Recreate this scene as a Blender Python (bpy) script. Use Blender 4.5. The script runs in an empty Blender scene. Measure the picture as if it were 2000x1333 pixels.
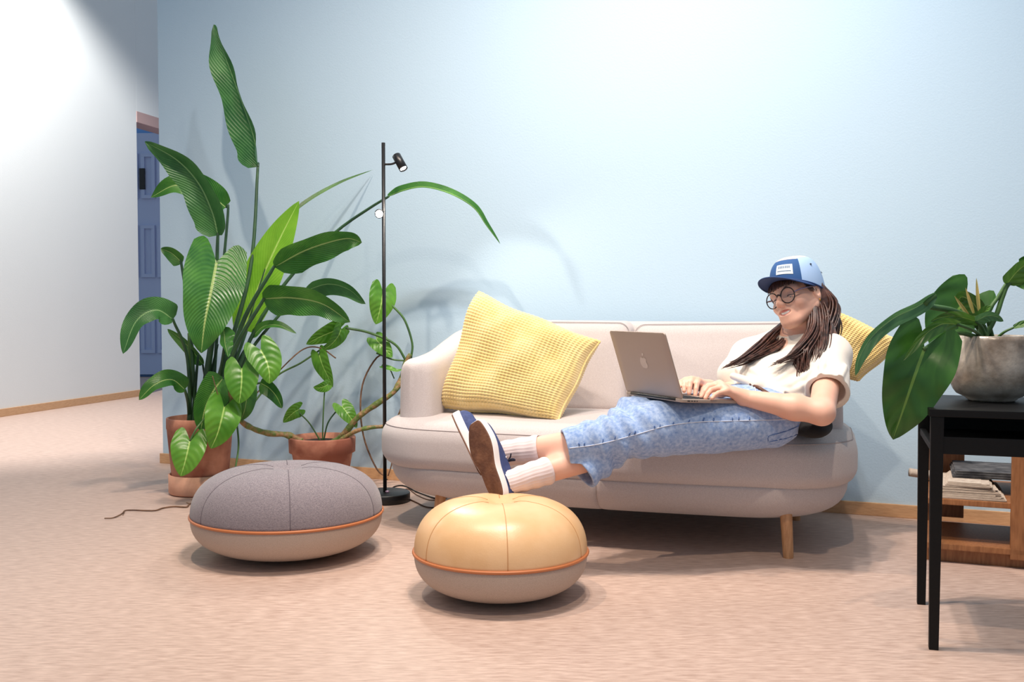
import bpy, bmesh, math, random
import numpy as np
from mathutils import Vector, Matrix, Euler
R = math.radians
random.seed(7); RNG = np.random.RandomState(7)
scn = bpy.context.scene
COL = scn.collection

# ------------------------------------------------------------------ camera
FPX, EYE = 1944.0, 0.84
TH = math.atan((666.5 - 595.0) / FPX)
cd = bpy.data.cameras.new('camera'); cam = bpy.data.objects.new('camera', cd); COL.objects.link(cam)
cd.sensor_width = 36.0; cd.lens = 36.0 * FPX / 2000.0; cd.clip_start = 0.05; cd.clip_end = 100
cam.location = (0, 0, EYE); cam.rotation_euler = (R(90) - TH, 0, 0)
scn.camera = cam
# ------------------------------------------------------------------ world, lights, exposure
w = bpy.data.worlds.new('world'); scn.world = w; w.use_nodes = True
bg = w.node_tree.nodes['Background']; bg.inputs[0].default_value = (0.66, 0.83, 1.0, 1); bg.inputs[1].default_value = 0.40
scn.view_settings.view_transform = 'Standard'; scn.view_settings.look = 'None'
scn.view_settings.exposure = 0.20; scn.view_settings.gamma = 1.0; scn.view_settings.use_curve_mapping = False

def spot(name, loc, target, power, angle, blend=0.5, radius=0.05, col=(1, 1, 1)):
    l = bpy.data.lights.new(name, 'SPOT'); l.energy = power; l.spot_size = R(angle); l.spot_blend = blend
    l.shadow_soft_size = radius; l.color = col
    o = bpy.data.objects.new(name, l); COL.objects.link(o); o.location = loc
    d = Vector(target) - Vector(loc); o.rotation_euler = d.to_track_quat('-Z', 'Y').to_euler()
    return o
WARM = (1.0, 0.80, 0.62); NEUT = (1.0, 0.92, 0.86)
# spots of the ceiling track above the frame: their overlapping shadows and the scallop on the white wall show in the photograph
CZ = 3.9
spot('ceiling_spot_plants_offscreen', (-1.1, 2.6, CZ), (-0.9, 3.5, 0.0), 190, 110, 0.8, 0.05, WARM)
spot('ceiling_spot_sofa_offscreen', (0.1, 2.5, CZ), (0.1, 3.3, 0.2), 175, 105, 0.8, 0.05, WARM)
spot('ceiling_spot_person_offscreen', (0.5, 2.75, CZ), (0.9, 3.4, 0.4), 115, 95, 0.8, 0.05, NEUT)
spot('ceiling_spot_front_offscreen', (0.4, 0.8, CZ), (0.1, 1.9, 0.0), 165, 105, 0.9, 0.05, WARM)
spot('ceiling_spot_wall_offscreen', (-0.1, 2.4, CZ), (0.3, 4.3, 1.25), 130, 105, 1.0, 0.06, (1, 0.95, 0.93))
spot('ceiling_spot_wall_right_offscreen', (0.35, 2.2, CZ), (1.25, 3.9, 1.35), 95, 105, 1.0, 0.06, (1, 0.95, 0.93))
spot('ceiling_spot_white_wall_offscreen', (-3.30, 6.2, 4.3), (-3.75, 7.3, 1.6), 850, 92, 0.45, 0.05, (1, 0.97, 0.94))

# ------------------------------------------------------------------ pixel helpers (pixel = direction only)
ct, st = math.cos(TH), math.sin(TH)
def ray(px, py):
    xc, yc = (px - 1000.0) / FPX, (666.5 - py) / FPX
    return Vector((xc, ct + yc * st, -st + yc * ct))
def at(px, py, D):
    r = ray(px, py); k = D / r.y
    return Vector((r.x * k, D, EYE + r.z * k))
def ground(px, py, z=0.0):
    r = ray(px, py); k = (z - EYE) / r.z
    return Vector((r.x * k, r.y * k, z))
UW = Vector((0.9287, -0.3709, 0)); NW = Vector((-0.3709, -0.9287, 0)); OW = Vector((-1.85, 5.25, 0))
def WF(s, t, z): return OW + UW * s + NW * t + Vector((0, 0, z))          # blue wall frame
US = Vector((0.9537, -0.3007, 0)); NS = Vector((-0.3007, -0.9537, 0)); OS = Vector((0.416, 3.787, 0))
def SF(a, b, z): return OS + US * a + NS * b + Vector((0, 0, z))          # sofa frame

# ------------------------------------------------------------------ materials
def srgb(r, g, b):
    f = lambda c: (c / 255.0) / 12.92 if c <= 10 else (((c / 255.0) + 0.055) / 1.055) ** 2.4
    return (f(r), f(g), f(b), 1)
def mat(name, col, rough=0.6, col2=None, scale=8.0, detail=4, bump=0.0, bscale=60.0, metal=0.0, spec=0.5,
        stretch=(1, 1, 1), sheen=0.0, emit=None, estr=0.0, coat=0.0, trans=0.0, sss=0.0, dist=0.02, lo=0.35, hi=0.65):
    m = bpy.data.materials.new(name); m.use_nodes = True; nt = m.node_tree; p = nt.nodes['Principled BSDF']
    p.inputs['Base Color'].default_value = col; p.inputs['Roughness'].default_value = rough
    p.inputs['Metallic'].default_value = metal; p.inputs['Specular IOR Level'].default_value = spec
    if sheen: p.inputs['Sheen Weight'].default_value = sheen
    if coat: p.inputs['Coat Weight'].default_value = coat; p.inputs['Coat Roughness'].default_value = 0.25
    if emit: p.inputs['Emission Color'].default_value = emit; p.inputs['Emission Strength'].default_value = estr
    if sss:
        p.inputs['Subsurface Weight'].default_value = sss; p.inputs['Subsurface Radius'].default_value = (0.02, 0.008, 0.004)
        p.inputs['Subsurface Scale'].default_value = 0.4
    if trans: p.inputs['Transmission Weight'].default_value = trans
    if col2 or bump:
        tc = nt.nodes.new('ShaderNodeTexCoord'); mp = nt.nodes.new('ShaderNodeMapping')
        mp.inputs['Scale'].default_value = stretch; nt.links.new(tc.outputs['Object'], mp.inputs['Vector'])
    if col2:
        n = nt.nodes.new('ShaderNodeTexNoise'); n.inputs['Scale'].default_value = scale; n.inputs['Detail'].default_value = detail
        nt.links.new(mp.outputs[0], n.inputs['Vector'])
        cr = nt.nodes.new('ShaderNodeValToRGB'); cr.color_ramp.elements[0].color = col; cr.color_ramp.elements[1].color = col2
        cr.color_ramp.elements[0].position = lo; cr.color_ramp.elements[1].position = hi
        nt.links.new(n.outputs['Fac'], cr.inputs[0]); nt.links.new(cr.outputs[0], p.inputs['Base Color'])
    if bump:
        n2 = nt.nodes.new('ShaderNodeTexNoise'); n2.inputs['Scale'].default_value = bscale; n2.inputs['Detail'].default_value = 3
        nt.links.new(mp.outputs[0], n2.inputs['Vector'])
        b = nt.nodes.new('ShaderNodeBump'); b.inputs['Strength'].default_value = bump; b.inputs['Distance'].default_value = dist
        nt.links.new(n2.outputs['Fac'], b.inputs['Height']); nt.links.new(b.outputs[0], p.inputs['Normal'])
    return m
M = {}
M['wall'] = mat('blue_paint', srgb(186, 211, 229), 0.85, bump=0.15, bscale=140, dist=0.004)
M['white'] = mat('white_paint', srgb(226, 230, 230), 0.85, bump=0.12, bscale=140, dist=0.004)
M['floor'] = mat('linoleum', srgb(174, 147, 133), 0.5, srgb(206, 181, 167), 60, 6, bump=0.08, bscale=300, stretch=(0.35, 1.6, 1), dist=0.003, lo=.3, hi=.7)
M['trim'] = mat('pine_trim', srgb(196, 152, 112), 0.5, srgb(214, 172, 130), 30, 3, stretch=(1, 1, 14))
M['door'] = mat('door_paint', srgb(178, 192, 226), 0.45)
M['doorblue'] = mat('door_frame_blue', srgb(110, 160, 220), 0.5)
M['reddish'] = mat('lintel_wood', srgb(190, 160, 156), 0.6)
M['sofa'] = mat('sofa_fabric', srgb(190, 180, 178), 0.9, srgb(203, 194, 192), 260, 2, bump=0.35, bscale=700, stretch=(1, 1, 2), sheen=0.25, dist=0.002)
M['seam'] = mat('sofa_seam', srgb(172, 162, 161), 0.9)
M['oak'] = mat('oak', srgb(176, 128, 88), 0.45, srgb(200, 152, 110), 25, 4, stretch=(6, 6, 0.8))
M['yellow'] = mat('yellow_plush', srgb(228, 198, 128), 0.9, srgb(240, 214, 150), 14, 3, sheen=0.5)
M['pgrey'] = mat('pouf_wool', srgb(106, 98, 106), 0.95, srgb(148, 138, 142), 420, 2, bump=0.4, bscale=500, stretch=(.5, .5, 3), sheen=0.3, dist=0.003)
M['plight'] = mat('pouf_canvas', srgb(178, 160, 146), 0.9, srgb(194, 176, 162), 300, 2, bump=0.3, bscale=600, stretch=(1, 1, 3), dist=0.002)
M['leather'] = mat('tan_leather', srgb(222, 178, 128), 0.36, srgb(232, 192, 146), 9, 5, bump=0.08, bscale=220, spec=0.5, dist=0.003)
M['seam_tan'] = mat('tan_seam', srgb(196, 146, 98), 0.5); M['seam_grey'] = mat('grey_seam', srgb(98, 90, 98), 0.9)
M['piping'] = mat('leather_piping', srgb(186, 112, 66), 0.45)
M['black'] = mat('black_metal', srgb(20, 20, 22), 0.38)
M['blackmatte'] = mat('black_matte', srgb(14, 14, 15), 0.6)
M['blackwood'] = mat('black_lacquer', srgb(6, 6, 7), 0.5, bump=0.05, bscale=80, spec=0.25)
M['glow'] = mat('lamp_lens', srgb(255, 250, 240), 0.3, emit=(1, 0.95, 0.88, 1), estr=60)
M['glow2'] = mat('lamp_lens_bright', srgb(255, 250, 240), 0.3, emit=(1, 0.95, 0.9, 1), estr=400)
M['terra'] = mat('terracotta', srgb(142, 84, 66), 0.85, srgb(208, 150, 124), 6, 7, bump=0.15, bscale=90, dist=0.004, lo=.38, hi=.66)
M['terra2'] = mat('terracotta_pale', srgb(206, 148, 120), 0.85, srgb(222, 172, 146), 7, 6, bump=0.15, bscale=90, dist=0.004)
M['soil'] = mat('soil', srgb(36, 26, 22), 0.95, srgb(64, 46, 36), 60, 4, bump=0.8, bscale=90)
M['stemg'] = mat('green_stem', srgb(58, 92, 50), 0.5, srgb(78, 116, 58), 12, 3)
M['stemd'] = mat('dark_stem', srgb(38, 70, 48), 0.45, srgb(54, 92, 56), 12, 3)
M['vine'] = mat('vine_stem', srgb(92, 112, 52), 0.6, srgb(150, 116, 80), 26, 3, bump=0.4, bscale=60, lo=.45, hi=.6)
M['dry'] = mat('dry_root', srgb(92, 66, 50), 0.8, srgb(126, 94, 70), 30, 2)
M['alu'] = mat('laptop_aluminium', srgb(176, 158, 146), 0.42, metal=0.35)
M['alu2'] = mat('laptop_emblem', srgb(192, 176, 164), 0.25, metal=0.35)
M['key'] = mat('laptop_keys', srgb(28, 28, 32), 0.5)
M['screen'] = mat('laptop_screen', srgb(30, 32, 38), 0.15)
M['cord'] = mat('black_cord', srgb(22, 20, 20), 0.5)
M['cordb'] = mat('brown_cord', srgb(88, 58, 40), 0.6)
M['skin'] = mat('skin', srgb(232, 178, 154), 0.48, srgb(238, 190, 168), 12, 3, sss=0.15)
M['hair'] = mat('brown_hair', srgb(46, 28, 24), 0.38, srgb(96, 62, 52), 60, 4, spec=0.6)
M['hairdark'] = mat('dark_brow', srgb(44, 30, 26), 0.6)
M['lip'] = mat('lips', srgb(204, 118, 108), 0.4)
M['teeth'] = mat('teeth', srgb(244, 238, 230), 0.25)
M['eye'] = mat('eye_white', srgb(236, 232, 228), 0.2)
M['iris'] = mat('iris', srgb(48, 36, 30), 0.2)
M['shirt'] = mat('cotton_shirt', srgb(228, 220, 208), 0.9, srgb(236, 230, 220), 10, 3, bump=0.2, bscale=500, sheen=0.2, dist=0.002)
M['sock'] = mat('ribbed_sock', srgb(226, 210, 210), 0.9)
M['navy'] = mat('navy_canvas', srgb(44, 58, 104), 0.75, srgb(58, 72, 120), 80, 3, bump=0.2, bscale=400, dist=0.002)
M['rubber'] = mat('white_rubber', srgb(232, 226, 224), 0.5)
M['sole'] = mat('brown_sole', srgb(92, 56, 38), 0.7, srgb(120, 80, 56), 30, 5, bump=0.4, bscale=120, dist=0.004)
M['lace'] = mat('navy_lace', srgb(28, 30, 52), 0.8)
M['capblue'] = mat('cap_blue', srgb(40, 84, 140), 0.8, bump=0.15, bscale=500, dist=0.002)
M['capnavy'] = mat('cap_navy', srgb(36, 62, 110), 0.75, bump=0.15, bscale=500, dist=0.002)
M['eyelet'] = mat('cap_eyelet', srgb(24, 30, 48), 0.6)
M['caplight'] = mat('cap_light_blue', srgb(166, 196, 234), 0.8, bump=0.15, bscale=500, dist=0.002)
M['capcream'] = mat('cap_cream', srgb(244, 220, 190), 0.8)
M['patch'] = mat('cap_patch', srgb(214, 224, 226), 0.7)
M['patchink'] = mat('cap_patch_ink', srgb(96, 120, 150), 0.7)
M['frame'] = mat('glasses_frame', srgb(26, 18, 20), 0.25)
M['temple'] = mat('glasses_temple', srgb(150, 130, 150), 0.2, metal=0.5)
M['lens'] = mat('glasses_lens', (1, 1, 1, 1), 0.02, trans=1.0, spec=0.4)
_m = M['lens']; _n = _m.node_tree; _t = _n.nodes.new('ShaderNodeBsdfTransparent'); _g = _n.nodes.new('ShaderNodeBsdfGlossy'); _g.inputs['Roughness'].default_value = .03
_x = _n.nodes.new('ShaderNodeMixShader'); _x.inputs[0].default_value = .06; _n.links.new(_t.outputs[0], _x.inputs[1]); _n.links.new(_g.outputs[0], _x.inputs[2]); _n.links.new(_x.outputs[0], _n.nodes['Material Output'].inputs[0])
M['gold'] = mat('gold', srgb(200, 150, 60), 0.3, metal=0.8)
M['belt'] = mat('brown_belt', srgb(92, 54, 36), 0.5)
M['stitch'] = mat('denim_stitch', srgb(206, 214, 230), 0.8)
M['darkden'] = mat('dark_denim', srgb(78, 110, 166), 0.85)
M['jacket'] = mat('black_jacket', srgb(16, 16, 18), 0.9, bump=0.3, bscale=300, dist=0.003)
M['news'] = mat('newsprint', srgb(176, 160, 146), 0.85, srgb(200, 186, 170), 60, 4, stretch=(1, 1, 20))
M['newsd'] = mat('newsprint_photo', srgb(48, 48, 52), 0.8, srgb(92, 92, 94), 24, 4)
M['rack'] = mat('rack_wood', srgb(134, 86, 50), 0.5, srgb(158, 106, 66), 22, 4, stretch=(6, 6, 0.8))
M['concrete'] = mat('glazed_pot', srgb(108, 94, 80), 0.28, srgb(184, 174, 162), 11, 8, bump=0.25, bscale=50, dist=0.006, lo=.32, hi=.58, coat=.4)
M['cream'] = mat('leaf_sheath', srgb(206, 186, 120), 0.6, srgb(150, 150, 80), 10, 2)

def denim():
    m = mat('light_denim', srgb(104, 138, 194), 0.88, srgb(186, 206, 234), 90, 10, bump=0.3, bscale=420, sheen=0.2, dist=0.003, lo=.22, hi=.82)
    return m
M['denim'] = denim()

def leafmat(name, dark, light, vein, rough=0.35, freq=26.0, tl=0.25, amp=0.11):
    m = bpy.data.materials.new(name); m.use_nodes = True; nt = m.node_tree; p = nt.nodes['Principled BSDF']; N = nt.nodes.new; L = nt.links.new
    uv = N('ShaderNodeUVMap'); sp = N('ShaderNodeSeparateXYZ'); L(uv.outputs[0], sp.inputs[0])   # x: along 0..1, y: across -1..1 stored 0..1
    a = N('ShaderNodeMath'); a.operation = 'SUBTRACT'; a.inputs[1].default_value = 0.5; L(sp.outputs[1], a.inputs[0])
    ab = N('ShaderNodeMath'); ab.operation = 'ABSOLUTE'; L(a.outputs[0], ab.inputs[0])
    mm = N('ShaderNodeMath'); mm.operation = 'MULTIPLY_ADD'; mm.inputs[1].default_value = -0.55; L(ab.outputs[0], mm.inputs[0]); L(sp.outputs[0], mm.inputs[2])
    f = N('ShaderNodeMath'); f.operation = 'MULTIPLY'; f.inputs[1].default_value = freq * 6.283; L(mm.outputs[0], f.inputs[0])
    s = N('ShaderNodeMath'); s.operation = 'SINE'; L(f.outputs[0], s.inputs[0])
    s2 = N('ShaderNodeMath'); s2.operation = 'MULTIPLY_ADD'; s2.inputs[1].default_value = 0.5; s2.inputs[2].default_value = 0.5; L(s.outputs[0], s2.inputs[0])
    n = N('ShaderNodeTexNoise'); n.inputs['Scale'].default_value = 9; n.inputs['Detail'].default_value = 4
    tc = N('ShaderNodeTexCoord'); L(tc.outputs['Object'], n.inputs['Vector'])
    ad = N('ShaderNodeMath'); ad.operation = 'MULTIPLY_ADD'; ad.inputs[1].default_value = amp; L(s2.outputs[0], ad.inputs[0]); L(n.outputs['Fac'], ad.inputs[2])
    cr = N('ShaderNodeValToRGB'); cr.color_ramp.elements[0].position = .35; cr.color_ramp.elements[1].position = .85
    cr.color_ramp.elements[0].color = dark; cr.color_ramp.elements[1].color = light; L(ad.outputs[0], cr.inputs[0])
    lt = N('ShaderNodeMath'); lt.operation = 'LESS_THAN'; lt.inputs[1].default_value = 0.022; L(ab.outputs[0], lt.inputs[0])
    mx = N('ShaderNodeMix'); mx.data_type = 'RGBA'; mx.inputs[7].default_value = vein; L(lt.outputs[0], mx.inputs[0]); L(cr.outputs[0], mx.inputs[6])
    L(mx.outputs[2], p.inputs['Base Color']); p.inputs['Roughness'].default_value = rough
    b = N('ShaderNodeBump'); b.inputs['Strength'].default_value = 0.35; b.inputs['Distance'].default_value = 0.004
    L(s2.outputs[0], b.inputs['Height']); L(b.outputs[0], p.inputs['Normal'])
    t = N('ShaderNodeBsdfTranslucent'); L(mx.outputs[2], t.inputs[0]); ms = N('ShaderNodeMixShader'); ms.inputs[0].default_value = tl
    out = nt.nodes['Material Output']; L(p.outputs[0], ms.inputs[1]); L(t.outputs[0], ms.inputs[2]); L(ms.outputs[0], out.inputs[0])
    return m
M['leaf'] = leafmat('strelitzia_leaf', srgb(40, 98, 38), srgb(88, 148, 58), srgb(160, 186, 110), 0.3)
M['leafb'] = leafmat('strelitzia_leaf_blue', srgb(42, 96, 48), srgb(82, 140, 74), srgb(130, 172, 110), 0.4)
M['leafy'] = leafmat('young_leaf', srgb(112, 172, 40), srgb(150, 206, 62), srgb(186, 222, 110), 0.35, tl=0.4)
M['heart'] = leafmat('heart_leaf', srgb(70, 130, 34), srgb(116, 172, 58), srgb(170, 206, 110), 0.32, 7, amp=.05)
M['heartd'] = leafmat('heart_leaf_dark', srgb(70, 124, 34), srgb(110, 164, 56), srgb(160, 196, 100), 0.38, 7, amp=.05)
M['tleaf'] = leafmat('table_leaf', srgb(36, 78, 28), srgb(62, 110, 38), srgb(104, 140, 62), 0.28, 5, 0.15)
M['tleafg'] = leafmat('table_leaf_light', srgb(54, 96, 40), srgb(92, 136, 56), srgb(130, 160, 80), 0.35, 5)
M['tleafb'] = leafmat('table_leaf_blue', srgb(58, 102, 66), srgb(96, 144, 92), srgb(130, 166, 110), 0.4, 5)

# ------------------------------------------------------------------ object helpers
def link(o): COL.objects.link(o); return o
def thing(name, label, cat, loc, group=None):
    o = bpy.data.objects.new(name, None); link(o); o.location = loc; o.empty_display_size = 0.05
    o['label'] = label; o['category'] = cat
    if group: o['group'] = group
    return o
def attach(o, parent):
    if parent is None: return o
    o.parent = parent
    off = Vector(parent.location); q = parent.parent
    while q is not None: q = q.parent
    o.matrix_parent_inverse = Matrix.Translation(-WLOC(parent))
    return o
def WLOC(o):
    return Vector(o.location) if o.type == 'EMPTY' else Vector((0, 0, 0))
def mesh(name, verts, faces, m, parent=None, smooth=True, uvs=None, label=None):
    me = bpy.data.meshes.new(name); me.from_pydata([tuple(v) for v in verts], [], faces); me.update()
    if smooth: me.polygons.foreach_set('use_smooth', [True] * len(me.polygons))
    if uvs is not None:
        ul = me.uv_layers.new(name='UVMap'); vi = np.zeros(len(me.loops), np.int32); me.loops.foreach_get('vertex_index', vi)
        ul.data.foreach_set('uv', np.asarray(uvs, np.float32)[vi].ravel())
    me.materials.append(m); o = bpy.data.objects.new(name, me); link(o); attach(o, parent)
    if label: o['label'] = label
    return o
def tag(o, label, cat, group=None):
    o['label'] = label; o['category'] = cat
    if group: o['group'] = group
    return o
def struct(o): o['kind'] = 'structure'; return o
def grid_faces(nu, nv, cu=False, cv=False):
    F = []
    for i in range(nu if cu else nu - 1):
        for j in range(nv if cv else nv - 1):
            i2, j2 = (i + 1) % nu, (j + 1) % nv
            F.append((i * nv + j, i * nv + j2, i2 * nv + j2, i2 * nv + j))
    return F
def box8(P, name, m, parent=None, bevel=0.0, seg=2):
    F = [(0, 3, 2, 1), (4, 5, 6, 7), (0, 1, 5, 4), (1, 2, 6, 5), (2, 3, 7, 6), (3, 0, 4, 7)]
    bm = bmesh.new(); vs = [bm.verts.new(p) for p in P]
    for f in F: bm.faces.new([vs[i] for i in f])
    bmesh.ops.recalc_face_normals(bm, faces=bm.faces)
    if bevel: bmesh.ops.bevel(bm, geom=bm.edges[:], offset=bevel, segments=seg, affect='EDGES', profile=0.7)
    me = bpy.data.meshes.new(name); bm.to_mesh(me); bm.free(); me.materials.append(m)
    o = bpy.data.objects.new(name, me); link(o); attach(o, parent); return o
def fbox(fr, a0, a1, b0, b1, z0, z1, name, m, parent=None, bevel=0.004):
    return box8([fr(a0, b0, z0), fr(a1, b0, z0), fr(a1, b1, z0), fr(a0, b1, z0), fr(a0, b0, z1), fr(a1, b0, z1), fr(a1, b1, z1), fr(a0, b1, z1)], name, m, parent, bevel)
def catmull(pts, n):
    P = [Vector(p) for p in pts]; P = [P[0] * 2 - P[1]] + P + [P[-1] * 2 - P[-2]]; out = []
    k = len(P) - 3
    for i in range(n):
        u = i / (n - 1) * k; j = min(int(u), k - 1); t = u - j
        a, b, c, d = P[j], P[j + 1], P[j + 2], P[j + 3]
        out.append(0.5 * ((2 * b) + (c - a) * t + (2 * a - 5 * b + 4 * c - d) * t * t + (3 * b - a - 3 * c + d) * t ** 3))
    return out
def tube_geo(pts, rad, n=24, sides=8, flat=1.0, cap=True):
    C = catmull(pts, n) if n else [Vector(p) for p in pts]; n = len(C); V = []; up = None
    for i, c in enumerate(C):
        T = (C[min(i + 1, n - 1)] - C[max(i - 1, 0)]).normalized()
        if up is None: up = Vector((0, 0, 1)) if abs(T.z) < 0.9 else Vector((1, 0, 0))
        A = T.cross(up).normalized(); B = A.cross(T).normalized(); up = B
        r = rad(i / (n - 1)) if callable(rad) else rad
        for k in range(sides):
            q = 2 * math.pi * k / sides; V.append(c + A * (r * math.cos(q)) + B * (r * flat * math.sin(q)))
    F = grid_faces(n, sides, False, True)
    if cap: F += [tuple(range(sides))[::-1], tuple(range((n - 1) * sides, n * sides))]
    return V, F
def tube(name, pts, rad, m, parent=None, n=24, sides=8, flat=1.0):
    V, F = tube_geo(pts, rad, n, sides, flat); return mesh(name, V, F, m, parent)
def merge(geos):
    V, F = [], []
    for v, f in geos:
        o = len(V); V += list(v); F += [tuple(i + o for i in q) for q in f]
    return V, F
def lathe(name, prof, m, parent, origin, n=48, fn=None):
    V = []
    for r, z in prof:
        for k in range(n):
            q = 2 * math.pi * k / n; rr = r * (fn(q, r, z) if fn else 1)
            V.append(Vector(origin) + Vector((rr * math.cos(q), rr * math.sin(q), z)))
    F = grid_faces(len(prof), n, False, True)
    if prof[0][0] > 1e-4: F.append(tuple(range(n))[::-1])
    if prof[-1][0] > 1e-4: F.append(tuple(range((len(prof) - 1) * n, len(prof) * n)))
    return mesh(name, V, F, m, parent)
def roundpoly(corners, n=8):
    out = []; k = len(corners)
    for i in range(k):
        x, y, r = corners[i]; p = Vector((x, y)); a = Vector(corners[i - 1][:2]); b = Vector(corners[(i + 1) % k][:2])
        u = (a - p).normalized(); v = (b - p).normalized(); ang = u.angle(v); d = r / math.tan(ang / 2)
        c = p + (u + v).normalized() * (r / math.sin(ang / 2)); s = p + u * d - c; e = p + v * d - c
        a0 = math.atan2(s.y, s.x); a1 = math.atan2(e.y, e.x); da = (a1 - a0 + math.pi) % (2 * math.pi) - math.pi
        for j in range(n + 1):
            q = a0 + da * j / n; out.append((c.x + r * math.cos(q), c.y + r * math.sin(q)))
    res = []
    for i in range(len(out)):
        a, b = out[i], out[(i + 1) % len(out)]; L = math.hypot(b[0] - a[0], b[1] - a[1]); m_ = max(1, int(L / 0.04))
        for j in range(m_): res.append((a[0] + (b[0] - a[0]) * j / m_, a[1] + (b[1] - a[1]) * j / m_))
    return res
def pillow(name, outl, cen, c0, c1, rb, rt, fn, m, parent, crown=0.0, nb=6, ib=None, it=None, mod=None):
    """solid with a plan outline, rounded below and above; fn maps (a, b, c) to the world"""
    ib = ib or rb; it = it or rt
    ha = max(abs(p[0] - cen[0]) for p in outl); hb = max(abs(p[1] - cen[1]) for p in outl); rings = []
    for i in range(nb + 1):
        q = math.pi / 2 * i / nb; rings.append((ib * (1 - math.sin(q)), c0 + rb * (1 - math.cos(q))))
    for i in range(nb + 1):
        q = math.pi / 2 * i / nb; rings.append((it * (1 - math.cos(q)), c1 - rt + rt * math.sin(q)))
    V = []
    def ring(ins, c, f=1.0):
        for a, b in outl:
            sa = (1 - ins / ha) * f; sb = (1 - ins / hb) * f
            x, y = cen[0] + (a - cen[0]) * sa, cen[1] + (b - cen[1]) * sb
            if mod: x, y, cc = mod(x, y, c)
            else: cc = c
            V.append(fn(x, y, cc))
    for f in (0.02, 0.5): ring(ib, c0, f)
    for ins, c in rings: ring(ins, c)
    for f in (0.8, 0.55, 0.3, 0.02): ring(it, c1 + crown * (1 - f * f), f)
    n = len(outl); k = len(V) // n
    F = grid_faces(k, n, False, True) + [tuple(range(n))[::-1], tuple(range((k - 1) * n, k * n))]
    o = mesh(name, V, F, m, parent); fixn(o); return o
def fixn(o):
    bm = bmesh.new(); bm.from_mesh(o.data); bmesh.ops.recalc_face_normals(bm, faces=bm.faces); bm.to_mesh(o.data); bm.free()
def rot_to(z):
    return Vector(z).to_track_quat('Z', 'Y').to_matrix()

# ================================================================== THE SETTING
fl = [(-9, -3, 0), (6, -3, 0), (6, 16, 0), (-9, 16, 0)]
struct(mesh('floor', [(x, y, z) for x, y, _ in fl for z in (0, -0.05)], [(0, 2, 4, 6), (1, 7, 5, 3), (0, 1, 3, 2), (2, 3, 5, 4), (4, 5, 7, 6), (6, 7, 1, 0)], M['floor'], smooth=False))
WH = 4.3
wb = struct(fbox(WF, 0.0, 6.2, 0, -0.14, 0, WH, 'wall_back', M['wall'], bevel=0.003))
struct(fbox(WF, -0.012, 6.2, 0.012, 0.0, 0, 0.052, 'baseboard_back', M['trim'], bevel=0.003))
# the white corridor wall with an opening at its far end
LA, LB = ground(0, 815), ground(274, 774)
UL = (LB - LA).normalized(); NL = Vector((UL.y, -UL.x, 0))
def LF(s, t, z): return LA + UL * s + NL * t + Vector((0, 0, z))
LLEN = (LB - LA).length
OPZ = at(290, 217, LB.y).z
wl = struct(fbox(LF, -6.5, LLEN, 0, -0.18, 0, 4.6, 'wall_left', M['white'], bevel=0.003))
struct(fbox(LF, LLEN, LLEN + 2.6, 0, -0.18, OPZ, 4.6, 'wall_over_opening', M['white'], bevel=0.0))
struct(fbox(LF, LLEN + 2.0, LLEN + 5, 0, -0.18, 0, OPZ, 'wall_far', M['white'], bevel=0.0))
struct(fbox(LF, LLEN, LLEN + 2.0, 0.004, -0.184, OPZ - 0.10, OPZ, 'trim_1', M['reddish'], bevel=0.003))
struct(fbox(LF, -6.5, LLEN, 0.014, 0.0, 0, 0.06, 'baseboard_left', M['trim'], bevel=0.003))
# room behind the opening with its panelled door
DD = ground(292, 737).y
d0, d1 = at(240, 737, DD), at(345, 737, DD)
struct(box8([(-8, DD + .08, 0), (2, DD + .08, 0), (2, DD + .2, 0), (-8, DD + .2, 0), (-8, DD + .08, 4.6), (2, DD + .08, 4.6), (2, DD + .2, 4.6), (-8, DD + .2, 4.6)], 'wall_end', M['doorblue'], None, 0))
DTOP = at(290, 260, DD).z
door = struct(box8([(d0.x, DD, 0.03), (d1.x, DD, 0.03), (d1.x, DD + .05, 0.03), (d0.x, DD + .05, 0.03), (d0.x, DD, DTOP), (d1.x, DD, DTOP), (d1.x, DD + .05, DTOP), (d0.x, DD + .05, DTOP)], 'door_1', M['door'], None, 0.004))
for (x0, x1) in ((252, 270), (277, 303), (309, 335)):
    for (y0, y1) in ((300, 388), (440, 542), (590, 690)):
        a, b = at(x0, y1, DD), at(x1, y0, DD)
        P = [(a.x, DD - .002, a.z), (b.x, DD - .002, a.z), (b.x, DD + .01, a.z), (a.x, DD + .01, a.z), (a.x, DD - .002, b.z), (b.x, DD - .002, b.z), (b.x, DD + .01, b.z), (a.x, DD + .01, b.z)]
        fr = [(0.0, 0.05)]
        g = []
        for (u0, v0, u1, v1) in ((a.x, a.z, b.x, a.z + .04), (a.x, b.z - .04, b.x, b.z), (a.x, a.z + .0405, a.x + .04, b.z - .0405), (b.x - .04, a.z + .0405, b.x, b.z - .0405)):
            pts = [(u0, DD - .022, v0), (u1, DD - .022, v0), (u1, DD, v0), (u0, DD, v0), (u0, DD - .022, v1), (u1, DD - .022, v1), (u1, DD, v1), (u0, DD, v1)]
            g.append((pts, [(0, 3, 2, 1), (4, 5, 6, 7), (0, 1, 5, 4), (1, 2, 6, 5), (2, 3, 7, 6), (3, 0, 4, 7)]))
        V, F = merge(g); mesh('door_panel', V, F, M['door'], door, False)
hx = at(279, 350, DD)
box8([(hx.x - .03, DD - .03, hx.z - .12), (hx.x + .03, DD - .03, hx.z - .12), (hx.x + .03, DD, hx.z - .12), (hx.x - .03, DD, hx.z - .12), (hx.x - .03, DD - .03, hx.z + .12), (hx.x + .03, DD - .03, hx.z + .12), (hx.x + .03, DD, hx.z + .12), (hx.x - .03, DD, hx.z + .12)], 'door_sign', M['black'], door, 0.004)

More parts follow.
